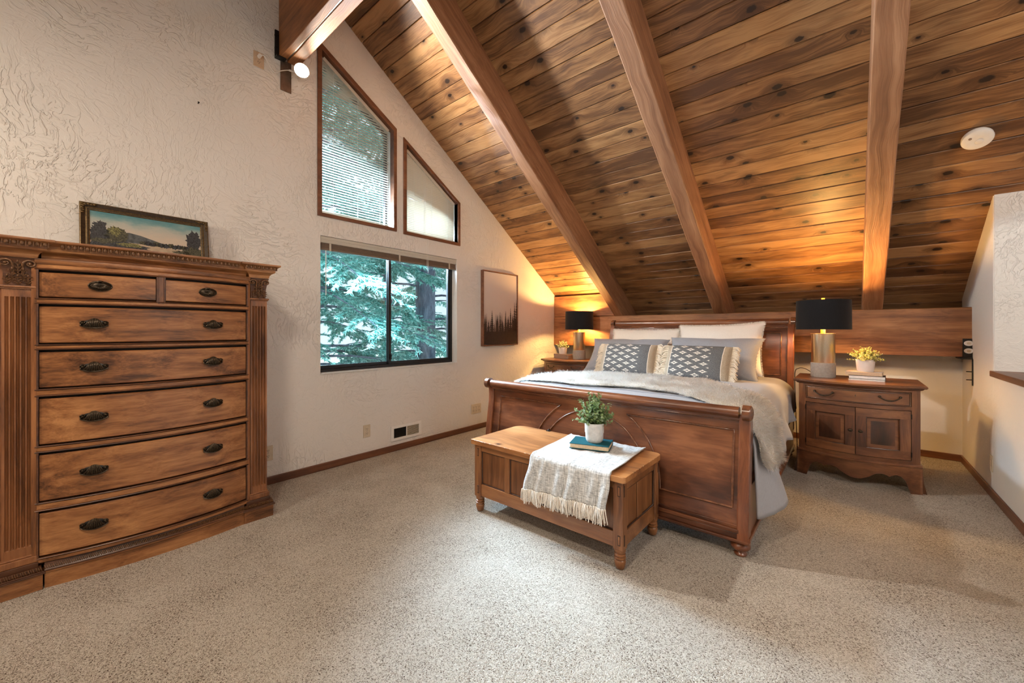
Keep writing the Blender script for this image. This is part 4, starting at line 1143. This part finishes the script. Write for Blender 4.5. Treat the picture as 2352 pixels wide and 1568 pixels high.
for y0, y1 in ((CY0+.006, CY0+.03), (CY1-.03, CY1-.006)):
    cbox('rail', CX0+post, CX1-post, y0, y1, .402, CT-.030); cbox('rail', CX0+post, CX1-post, y0, y1, .108, .186)
for x0, x1 in ((CX0+.006, CX0+.03), (CX1-.03, CX1-.006)):
    cbox('rail', x0, x1, CY0+post, CY1-post, .392, CT-.030); cbox('rail', x0, x1, CY0+post, CY1-post, .108, .186)
n = 4; g0, g1 = CX0+post, CX1-post; st = .040; pw_ = (g1-g0-(n-1)*st)/n
for k in range(n):
    x = g0+k*(pw_+st)
    cbox('panel', x, x+pw_, CY0+.018, CY0+.030, .186, .402, 'chest_z', 0)
    MB().tube([(x+.003, CY0+.016, .189), (x+.003, CY0+.016, .399), (x+pw_-.003, CY0+.016, .399), (x+pw_-.003, CY0+.016, .189), (x+.003, CY0+.016, .189)], .0045, 6).build('bead', 'chest_dark', ch, smooth=60)
    if k < n-1: cbox('stile', x+pw_, x+pw_+st, CY0+.006, CY0+.03, .186, .402, 'chest_z', .003)
m_ = (CY1-CY0-2*post)
for sx, xx in ((1, CX1-.018), (-1, CX0+.018)):
    for k, (a, c) in enumerate(((0, .40), (.405, .60), (.605, 1))):
        y0, y1 = CY0+post+m_*a+.001, CY0+post+m_*c-.001
        cbox('panel', xx-.008, xx+(.004 if k == 1 else 0), y0, y1, .186, .392, 'chest_z', .002)
    y0, y1 = CY0+post+.003, CY1-post-.003
    MB().tube([(xx+sx*.004, y0, .189), (xx+sx*.004, y0, .389), (xx+sx*.004, y1, .389), (xx+sx*.004, y1, .189), (xx+sx*.004, y0, .189)], .0045, 6).build('bead', 'chest_dark', ch, smooth=60)
cbox('bottom', CX0+.02, CX1-.02, CY0+.02, CY1-.02, .11, .13, 'chest_x', 0)
turn = [(.014, 0), (.022, .004), (.026, .020), (.029, .036), (.027, .046), (.022, .050), (.029, .054), (.029, .060), (.023, .064), (.028, .068), (.028, .074), (.022, .078), (.026, .084), (.029, .092), (.028, .102)]
for x in (CX0+post/2, CX1-post/2):
    for y in (CY0+post/2, CY1-post/2):
        MB().lathe(turn, (x, y, 0), 18).build('leg', 'chest_z', ch, smooth=50)
# wedged tenon ends let into the posts
for z in (.395, .150):
    for x in (CX0+post*.62, CX1-post*.38):
        MB().box(x-.008, x+.008, CY0-.0015, CY0+.01, z-.026, z+.026).build('tenon', 'chest_dark', ch, bevel=.002)
        MB().box(x-.005, x+.005, CY0-.0025, CY0+.01, z-.021, z+.021).build('tenon', 'chest_x', ch, bevel=.002)
    for y in (CY0+post*.30, CY1-post*.25):
        MB().box(CX1-.01, CX1+.0018, y-.006, y+.006, z-.028, z+.028).build('tenon', 'chest_dark', ch, bevel=.002)
    MB().box(CX0-.0018, CX0+.01, CY0+post*.5-.007, CY0+post*.5+.007, z-.026, z+.026).build('tenon', 'chest_dark', ch, bevel=.002)
b = MB().box(-1.655, -1.625, 2.325, 2.350, .470, .4785); b.tube([(-1.64, 2.335, .478), (-1.64, 2.338, .484), (-1.64, 2.352, .484)], .005, 6); b.build('latch', 'iron', ch, bevel=.002)
# dings in the varnish along the edges
b = MB()
for k in range(26):
    x = random.uniform(CX0, CX1); L = random.uniform(.004, .014)
    b.ball((x, CY0-ov+.002, CT-.002), (L, .003, .0025), 6, 3)
for k in range(10):
    y = random.uniform(CY0, CY1-.05); b.ball((CX1+ov-.002, y, CT-.002), (.003, random.uniform(.004, .012), .0025), 6, 3)
MAT['bare'] = plain('bare_pine', (.62, .46, .30), .6, var=.1)
b.build('worn_edge', 'bare', ch, kind='stuff')

# gauze throw over the chest, fringed at its front hem
th = thing('cotton_throw', (-1.18, 2.08, CT), 'grey gauze throw with a cream fringe draped over the pine chest', 'throw')
ZT = CT+.006
def thr(u, v):
    """v runs from the back of the lid (0) over the front edge and down (1)"""
    xl = -1.405-.055*max(0, 1-v*1.6)-.04*max(0, v-.72)/.28; xr = -.935+.030*min(1, v*1.5)-.010*max(0, v-.7)/.3
    x = xl+(xr-xl)*u
    Ltop = 2.352-CY0+ov; Ld = .205-.028*u
    s = v*(Ltop+Ld)
    rp = .006*noise.noise(Vector((u*9, v*2.5, 2)))+.004*noise.noise(Vector((u*22, v*5, 7)))
    if s < Ltop-.012: return (x, 2.352-s, ZT+max(-.002, rp)+.004*(1-min(1, u/.04)) + (.010*max(0, 1-abs(u-1)/.05)))
    q = s-(Ltop-.012)
    if q < .03:
        t = q/.03*PI/2; return (x, CY0-ov+.012-.021*math.sin(t), ZT-.019*(1-math.cos(t))+rp)
    d = q-.03
    return (x+.006*math.sin(d*30), CY0-ov-.010-abs(.010*math.sin(u*17+1)+.006*math.sin(u*31))*min(1, d/.08)-d*.03+rp, ZT-.019-d)
b = MB(); b.grid(thr, 60, 70); b.uv = [(0, 0)]*len(b.v)
b.build('cloth', 'throw', th, smooth=180, solid=.004)
b = MB()
for k in range(78):
    u = (k+.5)/78; p = Vector(thr(u, 1.0))
    for j in range(3):
        L = rnd_.uniform(.055, .085); dx = rnd_.uniform(-.018, .018)
        q = p+Vector((rnd_.uniform(-.003, .003), -.004+rnd_.uniform(-.008, .004), .004))
        b.tube([q, q+Vector((dx*.4, -.006, -L*.4)), q+Vector((dx, rnd_.uniform(-.008, .004), -L))], [.0030, .0028, .0022], 5)
b.build('fringe', 'fringe_white', th, smooth=60, kind='stuff')

# books and pots -----------------------------------------------------
def book(name, label, loc, w_, d_, h_, rz, cover, pages, cov=.003, spine='back', cat='book'):
    o = thing(name, loc, label, cat); X = Matrix.Translation(loc) @ Matrix.Rotation(rz, 4, 'Z')
    def bx(nm, a, mat, bv=0):
        b = MB(); b.X = X; b.box(*a); return b.build(nm, mat, o, bevel=bv)
    bx('cover', (-w_/2, w_/2, -d_/2, d_/2, 0, cov), cover, .0008)
    bx('cover', (-w_/2, w_/2, -d_/2, d_/2, h_-cov, h_), cover, .0008)
    if spine == 'back': bx('spine', (-w_/2, w_/2, d_/2-cov, d_/2+.001, 0, h_), cover, .0008); pg = (-w_/2+.004, w_/2-.004, -d_/2+.004, d_/2-cov, cov, h_-cov)
    elif spine == 'front': bx('spine', (-w_/2, w_/2, -d_/2-.001, -d_/2+cov, 0, h_), cover, .0008); pg = (-w_/2+.004, w_/2-.004, -d_/2+cov, d_/2-.004, cov, h_-cov)
    else: bx('spine', (w_/2-cov, w_/2+.001, -d_/2, d_/2, 0, h_), cover, .0008); pg = (-w_/2+.004, w_/2-cov, -d_/2+.004, d_/2-.004, cov, h_-cov)
    bx('pages', pg, pages)
    return o
book('book', 'teal cloth book with yellowed pages lying on the grey gauze throw', (-1.200, 2.165, CT+.0125), .235, .165, .030, math.radians(18), 'teal_cover', 'paper')
def sprig(b, p, d, L, n, sz, leafs, r):
    pts = [p+d*L*t+Vector((0, 0, -.02*t*t)) for t in (0, .33, .66, 1)]
    b.tube(pts, [.0018, .0016, .0012, .0008], 4)
    for k in range(n):
        t = .18+.82*k/n; q = p+d*L*t+Vector((0, 0, -.02*t*t))
        for sg in (0, 1):
            a = Vector((r.uniform(-1, 1), r.uniform(-1, 1), r.uniform(-.6, 1))).normalized()
            a = (a+d*.3).normalized(); s = a.cross(d)
            if s.length < .05: continue
            s.normalize(); w2 = sz*r.uniform(.7, 1.15)*(1.15-.5*t); o = len(leafs[0])
            up = s.cross(a)*w2*.12
            c = [q, q+a*w2*.35+s*w2*.34+up, q+a*w2*.8+s*w2*.30+up, q+a*w2*1.08, q+a*w2*.8-s*w2*.30+up, q+a*w2*.35-s*w2*.34+up]
            leafs[0].extend([tuple(x) for x in c]); leafs[1].append((o, o+1, o+2, o+3)); leafs[1].append((o, o+3, o+4, o+5))
def plant(loc, label, pot_prof, pot_mat, ribs, hgt, spread, nsp, leaf_mat, sz, seed, droop=.2, nl=9, name='potted_plant'):
    r = random.Random(seed); o = thing(name, loc, label, 'plant')
    b = MB(); b.lathe(pot_prof, loc, 40, False)
    if ribs:
        zb = ribs
        for k, p in enumerate(b.v):
            a = math.atan2(p[1]-loc[1], p[0]-loc[0]); z = p[2]-loc[2]
            if z > zb and k < len(b.v)*.6:
                f = 1+.035*abs(math.cos(a*10)); b.v[k] = (loc[0]+(p[0]-loc[0])*f, loc[1]+(p[1]-loc[1])*f, p[2])
    pt_ = b.build('pot', pot_mat, o, smooth=50)
    top = pot_prof[-1]; R = max(q[0] for q in pot_prof); H = max(q[1] for q in pot_prof)
    MB().lathe([(.001, H-.014), (R*.88, H-.014), (R*.88, H-.022), (.001, H-.022)], loc, 20, False).build('soil', 'soil', o)
    sb = MB(); lf = ([], [])
    for i in range(nsp):
        a = r.uniform(0, 2*PI); e = r.random()**.7
        d = Vector((math.cos(a)*spread*e, math.sin(a)*spread*e, hgt*(1.05-.55*e*e)-droop*e*e)); L = d.length*r.uniform(.75, 1.1)
        sprig(sb, Vector(loc)+Vector((math.cos(a)*R*.4*e, math.sin(a)*R*.4*e, H-.02)), d.normalized(), L, nl, sz, lf, r)
    sb.build('stem', 'stem', o, kind='stuff', fixn=False)
    b = MB(); b.v, b.f = lf; b.m = [0]*len(b.f); b.uv = [(0, 0)]*len(b.v)
    b.build('foliage', leaf_mat, o, kind='stuff', fixn=False)
    return o
potp = [(.001, 0), (.038, 0), (.043, .006), (.047, .020), (.048, .048), (.049, .052), (.050, .098), (.052, .104), (.049, .104), (.046, .098), (.046, .07), (.001, .07)]
potp = [(a*1.13, c*1.12) for a, c in potp]
plant((-1.185, 2.175, CT+.043), 'eucalyptus plant in a ribbed white pot standing on the teal book', potp, 'pot', .057, .215, .122, 70, 'leaf', .026, 5, .04)
# ================================================================== nightstands
def nightstand(x0, x1, yf, yb, label, H=.79):
    xc, hw = (x0+x1)/2, (x1-x0)/2
    o = thing('nightstand', (xc, (yf+yb)/2, 0), label, 'nightstand', 'nightstands')
    Y = lambda x, a=.10: yf-a*max(0, 1-((x-xc)/hw)**2)
    def swp(nm, prof, a, c, mat, n=18, bowa=.10, bv=0):
        b = MB(); b.loft([[(x, Y(x, bowa)+d, z) for d, z in prof] for x in ys(a, c, n)]); return b.build(nm, mat, o, smooth=30, bevel=bv)
    R = lambda z0, z1, d0, d1: [(d1, z0), (d0, z0), (d0, z1), (d1, z1)]
    b = MB(); b.loft([[(x0, yf, z), (x0, yb, z), (x1, yb, z), (x1, yf, z)] for z in (.19, .752)]); b.build('carcass', 'night_z', o, bevel=.002)
    swp('recess', R(.20, .75, .012, .06), x0+.01, x1-.01, 'gap_shade')
    st = .048
    for a, c in ((x0, x0+st), (x1-st, x1)): swp('stile', R(.19, .752, 0, .08), a, c, 'night_z', 4)
    for z0, z1 in ((.190, .236), (.604, .632), (.738, .752)): swp('rail', R(z0, z1, .0, .06), x0+st, x1-st, 'night_x')
    swp('apron_molding', [(-.004, .186), (-.010, .190), (-.010, .197), (-.002, .206), (.05, .206), (.05, .186)], x0-.010, x1+.010, 'night_x')
    # top with moulded edge
    def topring(e, z):
        P = [(x, Y(x, .10*(hw+e)/hw)-e, z) for x in ys(x0-e, x1+e, 20)]
        return P+[(x1+e, yb, z), (x0-e, yb, z)]
    b = MB(); b.loft([topring(e, z) for e, z in ((.004, .752), (.010, .755), (.016, .760), (.018, .765), (.030, .768), (.036, .774), (.036, .782), (.030, H))]); b.build('top', 'night_x', o, smooth=25)
    # bracket feet joined by a scalloped apron
    def zb(x):
        t = abs(x-xc)/hw
        tab = [(0, .058), (.08, .060), (.20, .082), (.32, .115), (.42, .122), (.50, .112), (.535, .102), (.56, .112), (.64, .124), (.72, .112), (.78, .080), (.815, .045), (.835, .0), (1.2, 0)]
        return interp(tab, t)
    b = MB(); xs = ys(x0-.010, x1+.010, 90)
    secs = []
    for x in xs:
        z = zb(x); fl = lambda q: -.022*max(0, 1-q/.12)**1.6*max(0, min(1, (abs(x-xc)/hw-.6)/.3))
        secs.append([(x, Y(x)-.006+fl(z), z), (x, Y(x)-.006+fl(z+(.188-z)*.4), z+(.188-z)*.4), (x, Y(x)-.006, .188), (x, Y(x)+.020, .188), (x, Y(x)+.020, z)])
    b.loft(secs); b.build('apron', 'night_x', o, smooth=35)
    for sx, xe in ((-1, x0-.010), (1, x1+.010)):
        b = MB(); secs = []
        for y in ys(yf, yb, 30):
            t = min(abs(y-yf), abs(y-yb))/((yb-yf)); z = interp([(0, 0), (.22, 0), (.27, .06), (.36, .11), (.5, .12)], t)
            f = .024*max(0, 1-z/.12)**1.6
            secs.append([(xe-sx*.02, y, z), (xe+sx*f, y, z), (xe+sx*f*.35, y, z+(.188-z)*.4), (xe, y, .188), (xe-sx*.02, y, .188)])
        b.loft(secs); b.build('apron', 'night_z', o, smooth=35)
    # drawer and its two bail pulls
    d = swp('drawer', R(.636, .734, -.003, .04), x0+st+.004, x1-st-.004, 'night_x')
    b = MB()
    for z in (.642, .728): b.tube([(x, Y(x)-.003, z) for x in ys(x0+st+.010, x1-st-.010, 16)], .0032, 6)
    for x in (x0+st+.010, x1-st-.010): b.tube([(x, Y(x)-.003, .642), (x, Y(x)-.003, .728)], .0032, 6)
    b.build('bead', 'night_dark', d, smooth=60, kind='stuff')
    for xq in (xc-hw*.54, xc+hw*.54):
        b = MB()
        pts = []
        for k in range(21):
            t = k/20*2-1; x = xq+t*.058
            pts.append((x, Y(x)-.016-.008*(1-t*t), .672+.026*abs(t)**2.2))
        b.tube(pts, [.0035+.0012*math.sin(k*1.3)**2+.0018*math.exp(-((k-10)/2.5)**2) for k in range(21)], 8)
        for sg in (-1, 1):
            x = xq+sg*.058; b.ball((x, Y(x)-.012, .700), (.009, .008, .008), 10, 6); b.tube([(x, Y(x)-.012, .700), (x, Y(x)+.002, .700)], .004, 6)
        b.build('handle', 'bronze', d, smooth=60)
    MB().box(xc-.002, xc+.002, Y(xc)-.0045, Y(xc)+.002, .685, .700).build('keyhole', 'slot', d)
    # pair of panelled doors
    for sg in (-1, 1):
        a, c = (x0+st+.004, xc-.002) if sg < 0 else (xc+.002, x1-st-.004)
        z0, z1, fw = .240, .600, .062
        dr_ = swp('door', R(z0, z0+fw, -.004, .03), a, c, 'night_x', 8)
        def sub(nm, prof, p, q, mat, n=8):
            b = MB(); b.loft([[(x, Y(x)+dd, z) for dd, z in prof] for x in ys(p, q, n)]); return b.build(nm, mat, dr_, smooth=30)
        sub('rail', R(z1-fw, z1, -.004, .03), a, c, 'night_x')
        sub('stile', R(z0+fw, z1-fw, -.0042, .03), a, a+fw*.95, 'night_z', 4); sub('stile', R(z0+fw, z1-fw, -.0042, .03), c-fw*.95, c, 'night_z', 4)
        pa, pc = a+fw*.95, c-fw*.95
        sub('panel', R(z0+fw, z1-fw, .010, .025), pa, pc, 'night_x')
        q = .030
        sub('inlay', R(z0+fw+q, z1-fw-q, .0088, .02), pa+q*.9, pc-q*.9, 'night_dark')
        b = MB()
        for z in (z0+fw, z1-fw): b.tube([(x, Y(x)+.002, z) for x in ys(pa, pc, 8)], .0060, 6)
        for x in (pa, pc): b.tube([(x, Y(x)+.002, z0+fw), (x, Y(x)+.002, z1-fw)], .0060, 6)
        b.build('bead', 'night_dark', dr_, smooth=60, kind='stuff')
        xk = xc+sg*-.0 + sg*.030; zk = .425
        b = MB(); b.ball((xk, Y(xk)-.022, zk), (.015, .009, .011), 12, 8); b.tube([(xk, Y(xk)-.02, zk), (xk, Y(xk), zk)], .005, 8); b.build('knob', 'bronze', dr_, smooth=60)
        for z in (.28, .56):
            x = a-.003 if sg < 0 else c+.003
            b = MB(); b.tube([(x, Y(x)-.005, z-.018), (x, Y(x)-.005, z+.018)], .004, 6); b.build('hinge', 'iron', dr_, smooth=60)
    return o
nightstand(-.322, .402, 4.150, 4.640, 'bow-front two-door nightstand by the right wall under the big black lamp')
nightstand(-3.300, -2.575, 4.600, 5.000, 'nightstand in the corner by the window wall, half hidden by the bed')

# ------------------------------------------------------------------ table lamps
def table_lamp(x, y, z, label, watts):
    o = thing('table_lamp', (x, y, z), label, 'lamp', 'table lamps')
    c = (x, y, z)
    MB().lathe([(.001, 0), (.086, 0), (.088, .002), (.088, .123), (.086, .125), (.001, .125)], c, 36, False).build('base', 'concrete', o, smooth=40)
    MB().lathe([(.001, .125), (.082, .125), (.083, .127), (.083, .371), (.0865, .373), (.0865, .377), (.001, .377)], c, 48, False).build('column', 'brass', o, smooth=40)
    MB().lathe([(.017, .377), (.017, .412), (.010, .414), (.010, .50), (.004, .502), (.004, .665)], c, 14).build('neck', 'bulb_glow_yellow', o, smooth=40)
    zs0, zs1, r0, r1 = .412, .664, .194, .192
    MB().lathe([(r0, zs0), (r1, zs1), (r1-.003, zs1), (r0-.003, zs0), (r0, zs0)], c, 56, False).build('lamp_shade', 'shade', o, smooth=40)
    MB().lathe([(r0-.0035, zs0+.001), (r1-.0035, zs1-.001)], c, 56, False).build('shade_lining', 'gold_lining', o, smooth=40, fixn=False)
    b = MB(); zr = z+zs1-.012
    for k in range(3):
        a = 2*PI*k/3+.4; b.tube([(x, y, zr), (x+(r1-.004)*math.cos(a), y+(r1-.004)*math.sin(a), zr)], .002, 5)
    b.tube([(x+(r1-.004)*math.cos(t), y+(r1-.004)*math.sin(t), zr) for t in [2*PI*k/40 for k in range(41)]], .002, 5)
    b.build('shade_ring', 'brass', o)
    MB().lathe([(.001, .660), (.013, .660), (.013, .686), (.001, .686)], c, 12, False).build('finial', 'bulb_glow_yellow', o, smooth=40)
    MB().ball((x, y, z+.545), (.028, .028, .040), 14, 8).build('bulb', 'bulb', o, smooth=180)
    l = lamp('lamp_bulb_light', 'POINT', (x, y, z+.590), watts, (1, .56, .17), shadow_soft_size=.03)
    l.parent = o; l.location = (0, 0, .590)
    l2 = lamp('lamp_bulb_light', 'POINT', (x, y, z+.48), watts*.45, (1, .56, .17), shadow_soft_size=.03)
    l2.parent = o; l2.location = (.03, -.02, .475)
    return o
NT = .79
lp = table_lamp(-.170, 4.395, NT, 'black-shaded table lamp with brass column on the nightstand by the right wall', 48)
pts = [(-.25, 4.42, NT+.03), (-.30, 4.42, NT+.062), (-.345, 4.43, NT+.060), (-.374, 4.44, NT+.012), (-.372, 4.46, .55), (-.366, 4.48, .30), (-.362, 4.50, .12), (-.366, 4.56, .01)]
MB().tube(MB.smooth(pts), .003, 6).build('cord', 'iron', lp, smooth=60)
table_lamp(-2.880, 4.850, NT, 'black-shaded table lamp with brass column in the corner beyond the bed', 90)

book('book', 'thick white-paged book with black covers, lowest but one in the pile by the big lamp', (.115, 4.355, NT+.0125), .225, .165, .026, math.radians(-3), 'black_cover', 'white_paper', .002, 'back')
book('book', 'thin white booklet under the pile of books by the big lamp', (.113, 4.353, NT), .222, .16, .012, math.radians(-3), 'white_pillow', 'white_paper', .002, 'back')
book('book', 'tan cloth book on top of the pile beside the right-hand lamp', (.100, 4.365, NT+.039), .225, .15, .028, math.radians(-6), 'tan_cover', 'paper', .003, 'front')
sp = [(.001, 0), (.050, 0), (.053, .003), (.062, .098), (.060, .100), (.057, .096), (.055, .07), (.001, .07)]
plant((.105, 4.360, NT+.0675), 'white pot of pale yellow blossom on the pile of books by the right lamp', sp, 'pot_white', 0, .135, .118, 105, 'yellow_leaf', .0165, 21, .035, 9)
book('book', 'thick taupe book under another on the corner nightstand', (-3.140, 4.860, NT), .235, .165, .034, math.radians(4), 'grey_cover', 'paper', .003, 'front')
book('book', 'slim taupe book lying on the thick one on the corner nightstand', (-3.155, 4.865, NT+.0345), .225, .155, .026, math.radians(-3), 'grey_cover', 'paper', .003, 'front')
plant((-3.165, 4.870, NT+.061), 'white pot of small pale blossom on the corner nightstand', [(r, z*.95) for r, z in sp], 'pot_white', 0, .135, .105, 46, 'pale_leaf', .019, 33, .04, 7)

# ------------------------------------------------------------------ outlets, vent, wall fittings
def outlet(name, label, c, ax, gang=1, kind='socket', mat='ivory'):
    """ax: 'X' faces +x, '-X' faces -x"""
    o = thing(name, c, label, 'outlet', 'wall plates')
    sg = 1 if ax == 'X' else -1
    w_ = .072+.046*(gang-1)*1.0
    def bx(nm, y0, y1, z0, z1, d0, d1, m, bv=.002, par=o):
        a, b2 = c[0]+sg*d0, c[0]+sg*d1
        return MB().box(min(a, b2), max(a, b2), c[1]+y0, c[1]+y1, c[2]+z0, c[2]+z1).build(nm, m, par, bevel=bv)
    bx('plate', -w_/2, w_/2, -.058, .058, 0, .006, mat, .003)
    for g in range(gang):
        yo = (g-(gang-1)/2)*.046
        if kind == 'socket':
            for zo in (-.021, .021):
                s = bx('socket', yo-.017, yo+.017, zo-.014, zo+.014, .005, .008, mat, .004)
                for yy in (-.006, .006): bx('slot', yo+yy-.0014, yo+yy+.0014, zo-.002, zo+.007, .0075, .0086, 'slot', 0, s)
                bx('slot', yo-.0022, yo+.0022, zo-.010, zo-.0055, .0075, .0086, 'slot', 0, s)
        elif kind == 'rocker':
            bx('rocker', yo-.011, yo+.011, -.024, .024, .005, .009, 'tan_cover' if mat == 'ivory' else mat)
        else:
            bx('rocker', yo-.016, yo+.016, -.033, .033, .005, .008, mat); bx('slot', yo-.003, yo+.003, -.004, .004, .0078, .0088, 'slot', 0)
        bx('screw', yo-.003, yo+.003, -.003, .003, .005, .0072, 'steel', .001)
    return o
outlet('wall_outlet', 'ivory double socket low on the wall left of the floor vent', (XW, 1.945, .255), 'X')
outlet('wall_outlet', 'wide ivory plate low on the wall beside the bed footboard', (XW, 3.370, .250), 'X', 3, 'socket')
outlet('wall_outlet', 'ivory double socket half hidden behind the tall dresser', (XW, 1.118, .242), 'X')
oh = outlet('wall_outlet', 'brown double socket high on the wall beneath the ridge beam', (XW, 1.056, 3.256), 'X', 1, 'socket', 'tan_cover')
outlet('light_switch', 'ivory plate with a tan rocker low on the right wall', (XR, 4.428, .236), '-X', 1, 'rocker')
b = thing('floor_vent', (XW, 2.38, .172), 'grey metal louvred vent low on the window wall', 'vent')
MB().poly([(2.198, .098), (2.563, .098), (2.563, .248), (2.198, .248)], [[(2.232, .126), (2.530, .126), (2.530, .220), (2.232, .220)]], lambda u, v, a: (a, u, v), XW+.0005, XW+.010).build('frame', 'white_plastic', b, bevel=.003)
MB().box(XW+.0005, XW+.002, 2.225, 2.535, .12, .226).build('duct', 'slot', b)
MB().box(XW+.001, XW+.010, 2.374, 2.384, .126, .220).build('divider', 'white_plastic', b)
for k in range(9):
    z = .130+.0103*k
    for y0, y1, t in ((2.234, 2.374, .9), (2.384, 2.528, -.35)):
        q = MB(); q.loft([[(XW+.0065+dx*math.cos(t)-dz*math.sin(t), y, z+.004+dx*math.sin(t)+dz*math.cos(t)) for dx, dz in ((-.0045, -.0006), (.0045, -.0006), (.0045, .0006), (-.0045, .0006))] for y in (y0, y1)])
        q.build('louvre', 'iron' if t > 0 else 'ivory', b)
# steel post strap and angle plate under the ridge beam
b = thing('beam_bracket', (XW, 1.24, 3.10), 'brown steel strap under the ridge beam at the window wall', 'bracket')
MAT['bronze_plate'] = plain('brown_steel_plate', (.16, .12, .095), .35, metal=.7, var=.15)
MB().box(XW+.001, XW+.008, 1.206, 1.287, 3.098, 3.34).build('strap', 'bronze_plate', b, bevel=.003)
MB().box(XW+.001, XW+.012, 1.165, 1.195, 3.335, 3.55).build('plate', 'iron', b, bevel=.002)
MB().box(XW+.001, XW+.05, 1.165, 1.235, 3.326, 3.339).build('plate', 'iron', b, bevel=.002)
for z in (3.40, 3.50): MB().lathe([(.001, 0), (.011, 0), (.011, .008), (.001, .008)], (XW+.012, 1.172, z), 8, False).build('bolt', 'iron', b)
# clip spotlight plugged into the high socket
s = thing('spotlight', (XW+.10, 1.34, 3.29), 'white spotlight shining from under the ridge beam on the window wall', 'lamp')
ax_ = Vector((.80, -.30, -.12)).normalized(); X = Matrix.Translation((XW+.105, 1.326, 3.262)) @ ax_.to_track_quat('Z', 'Y').to_matrix().to_4x4()
q = MB(); q.X = X; q.lathe([(.001, -.075), (.022, -.075), (.026, -.060), (.040, -.030), (.053, .0), (.055, .012), (.052, .012), (.050, .002), (.001, .002)], (0, 0, 0), 32, False); q.build('housing', 'white_plastic', s, smooth=40)
q = MB(); q.X = X; q.lathe([(.001, .004), (.050, .004), (.048, .009), (.001, .011)], (0, 0, 0), 32, False); q.build('lens', 'led', s, smooth=40)
q = MB(); q.tube([X @ Vector((0, 0, -.07)), (XW+.03, 1.30, 3.275), (XW+.008, 1.27, 3.28)], .008, 8); q.build('arm', 'white_plastic', s, smooth=60)
q = MB(); q.tube([(XW+.008, 1.056, 3.277), (XW+.035, 1.056, 3.277)], .013, 10)
q.build('plug', 'white_plastic', s, smooth=50)
q = MB(); q.tube(MB.smooth([(XW+.03, 1.056, 3.277), (XW+.035, 1.085, 3.285), (XW+.022, 1.125, 3.235), (XW+.016, 1.165, 3.205), (XW+.02, 1.20, 3.235), (XW+.03, 1.25, 3.262), (XW+.04, 1.29, 3.268)]), .0035, 6); q.build('cord', 'white_plastic', s, smooth=60)
l = lamp('spot_light', 'SPOT', (0, 0, 0), 330, (1, .93, .83), spot_size=math.radians(122), spot_blend=.7, shadow_soft_size=.05)
l.parent = s; l.location = Vector((XW+.105, 1.326, 3.262))+ax_*.05+Vector((0, 0, -.035))-Vector(s.location); l.rotation_euler = (Vector((.75, .55, -.30))).to_track_quat('-Z', 'Y').to_euler()
# smoke detector on the sloping ceiling
n = Vector((0, -sn, -cs)); p = Vector((.640, 3.950, ceil_z(3.950)))
o = thing('smoke_detector', tuple(p), 'round white smoke detector on the plank ceiling', 'smoke detector')
X = Matrix.Translation(p) @ n.to_track_quat('Z', 'Y').to_matrix().to_4x4()
q = MB(); q.X = X; q.lathe([(.001, 0), (.066, 0), (.068, .006), (.001, .006)], (0, 0, 0), 36, False); q.build('base', 'white_plastic', o, smooth=40)
q = MB(); q.X = X; q.lathe([(.060, .006), (.072, .012), (.074, .030), (.071, .037), (.060, .041), (.030, .042), (.022, .040), (.001, .041)], (0, 0, 0), 40, False); q.build('cover', 'white_plastic', o, smooth=40)
q = MB(); q.X = X; q.lathe([(.001, .041), (.018, .0415), (.019, .043), (.016, .0445), (.001, .045)], (.008, -.01, 0), 20, False); q.build('button', 'white_plastic', o, smooth=40)
q = MB(); q.X = X; q.lathe([(.001, .0415), (.008, .0415), (.008, .0435), (.001, .0435)], (-.035, .022, 0), 14, False); q.build('indicator', 'grey_cover', o, smooth=40)
# steel corner bracket with two oval washers holding the beam to the right wall
b = thing('beam_bracket', (.775, 5.0, .96), 'black steel bracket with two pale oval bolts on the end of the beam', 'bracket')
MB().box(.735, .788, 5.012, 5.028, .965, 1.125).build('plate', 'iron', b, bevel=.002)
MB().box(.715, .788, 4.99, 5.17, .952, .967).build('plate', 'iron', b, bevel=.002)
for z in (1.086, 1.022):
    q = MB(); q.X = Matrix.Translation((.768, 5.012, z)) @ Matrix.Rotation(PI/2, 4, 'X'); q.lathe([(.001, 0), (.027, 0), (.028, .005), (.023, .009), (.018, .006), (.001, .006)], (0, 0, 0), 24, False, 1, .80); q.build('washer', 'white_plastic', b, smooth=40)
    q = MB(); q.X = Matrix.Translation((.768, 5.006, z)) @ Matrix.Rotation(PI/2, 4, 'X'); q.lathe([(.001, 0), (.014, 0), (.013, .006), (.001, .007)], (0, 0, 0), 6, False, 1, .8); q.build('bolt', 'ivory', b, smooth=40)
b = thing('anchor_rod', (XR, 4.99, .735), 'thin black anchor strap with two pins hanging below the beam bracket', 'bracket')
MB().box(XR-.008, XR-.001, 4.982, 4.998, .735, .955).build('strap', 'iron', b, bevel=.001)
for z in (.85, .782): MB().tube([(XR-.004, 4.99, z), (XR-.040, 4.985, z)], .0045, 6).build('pin', 'iron', b, smooth=60)
# a nail left in the wall
q = MB(); q.tube([(XW-.002, .687, 2.763), (XW+.016, .687, 2.766)], .003, 6); q.ball((XW+.016, .687, 2.766), (.003, .006, .006), 8, 4)
tag(q.build('nail', 'iron', smooth=60), 'dark nail left in the bare wall above the framed painting', 'nail')
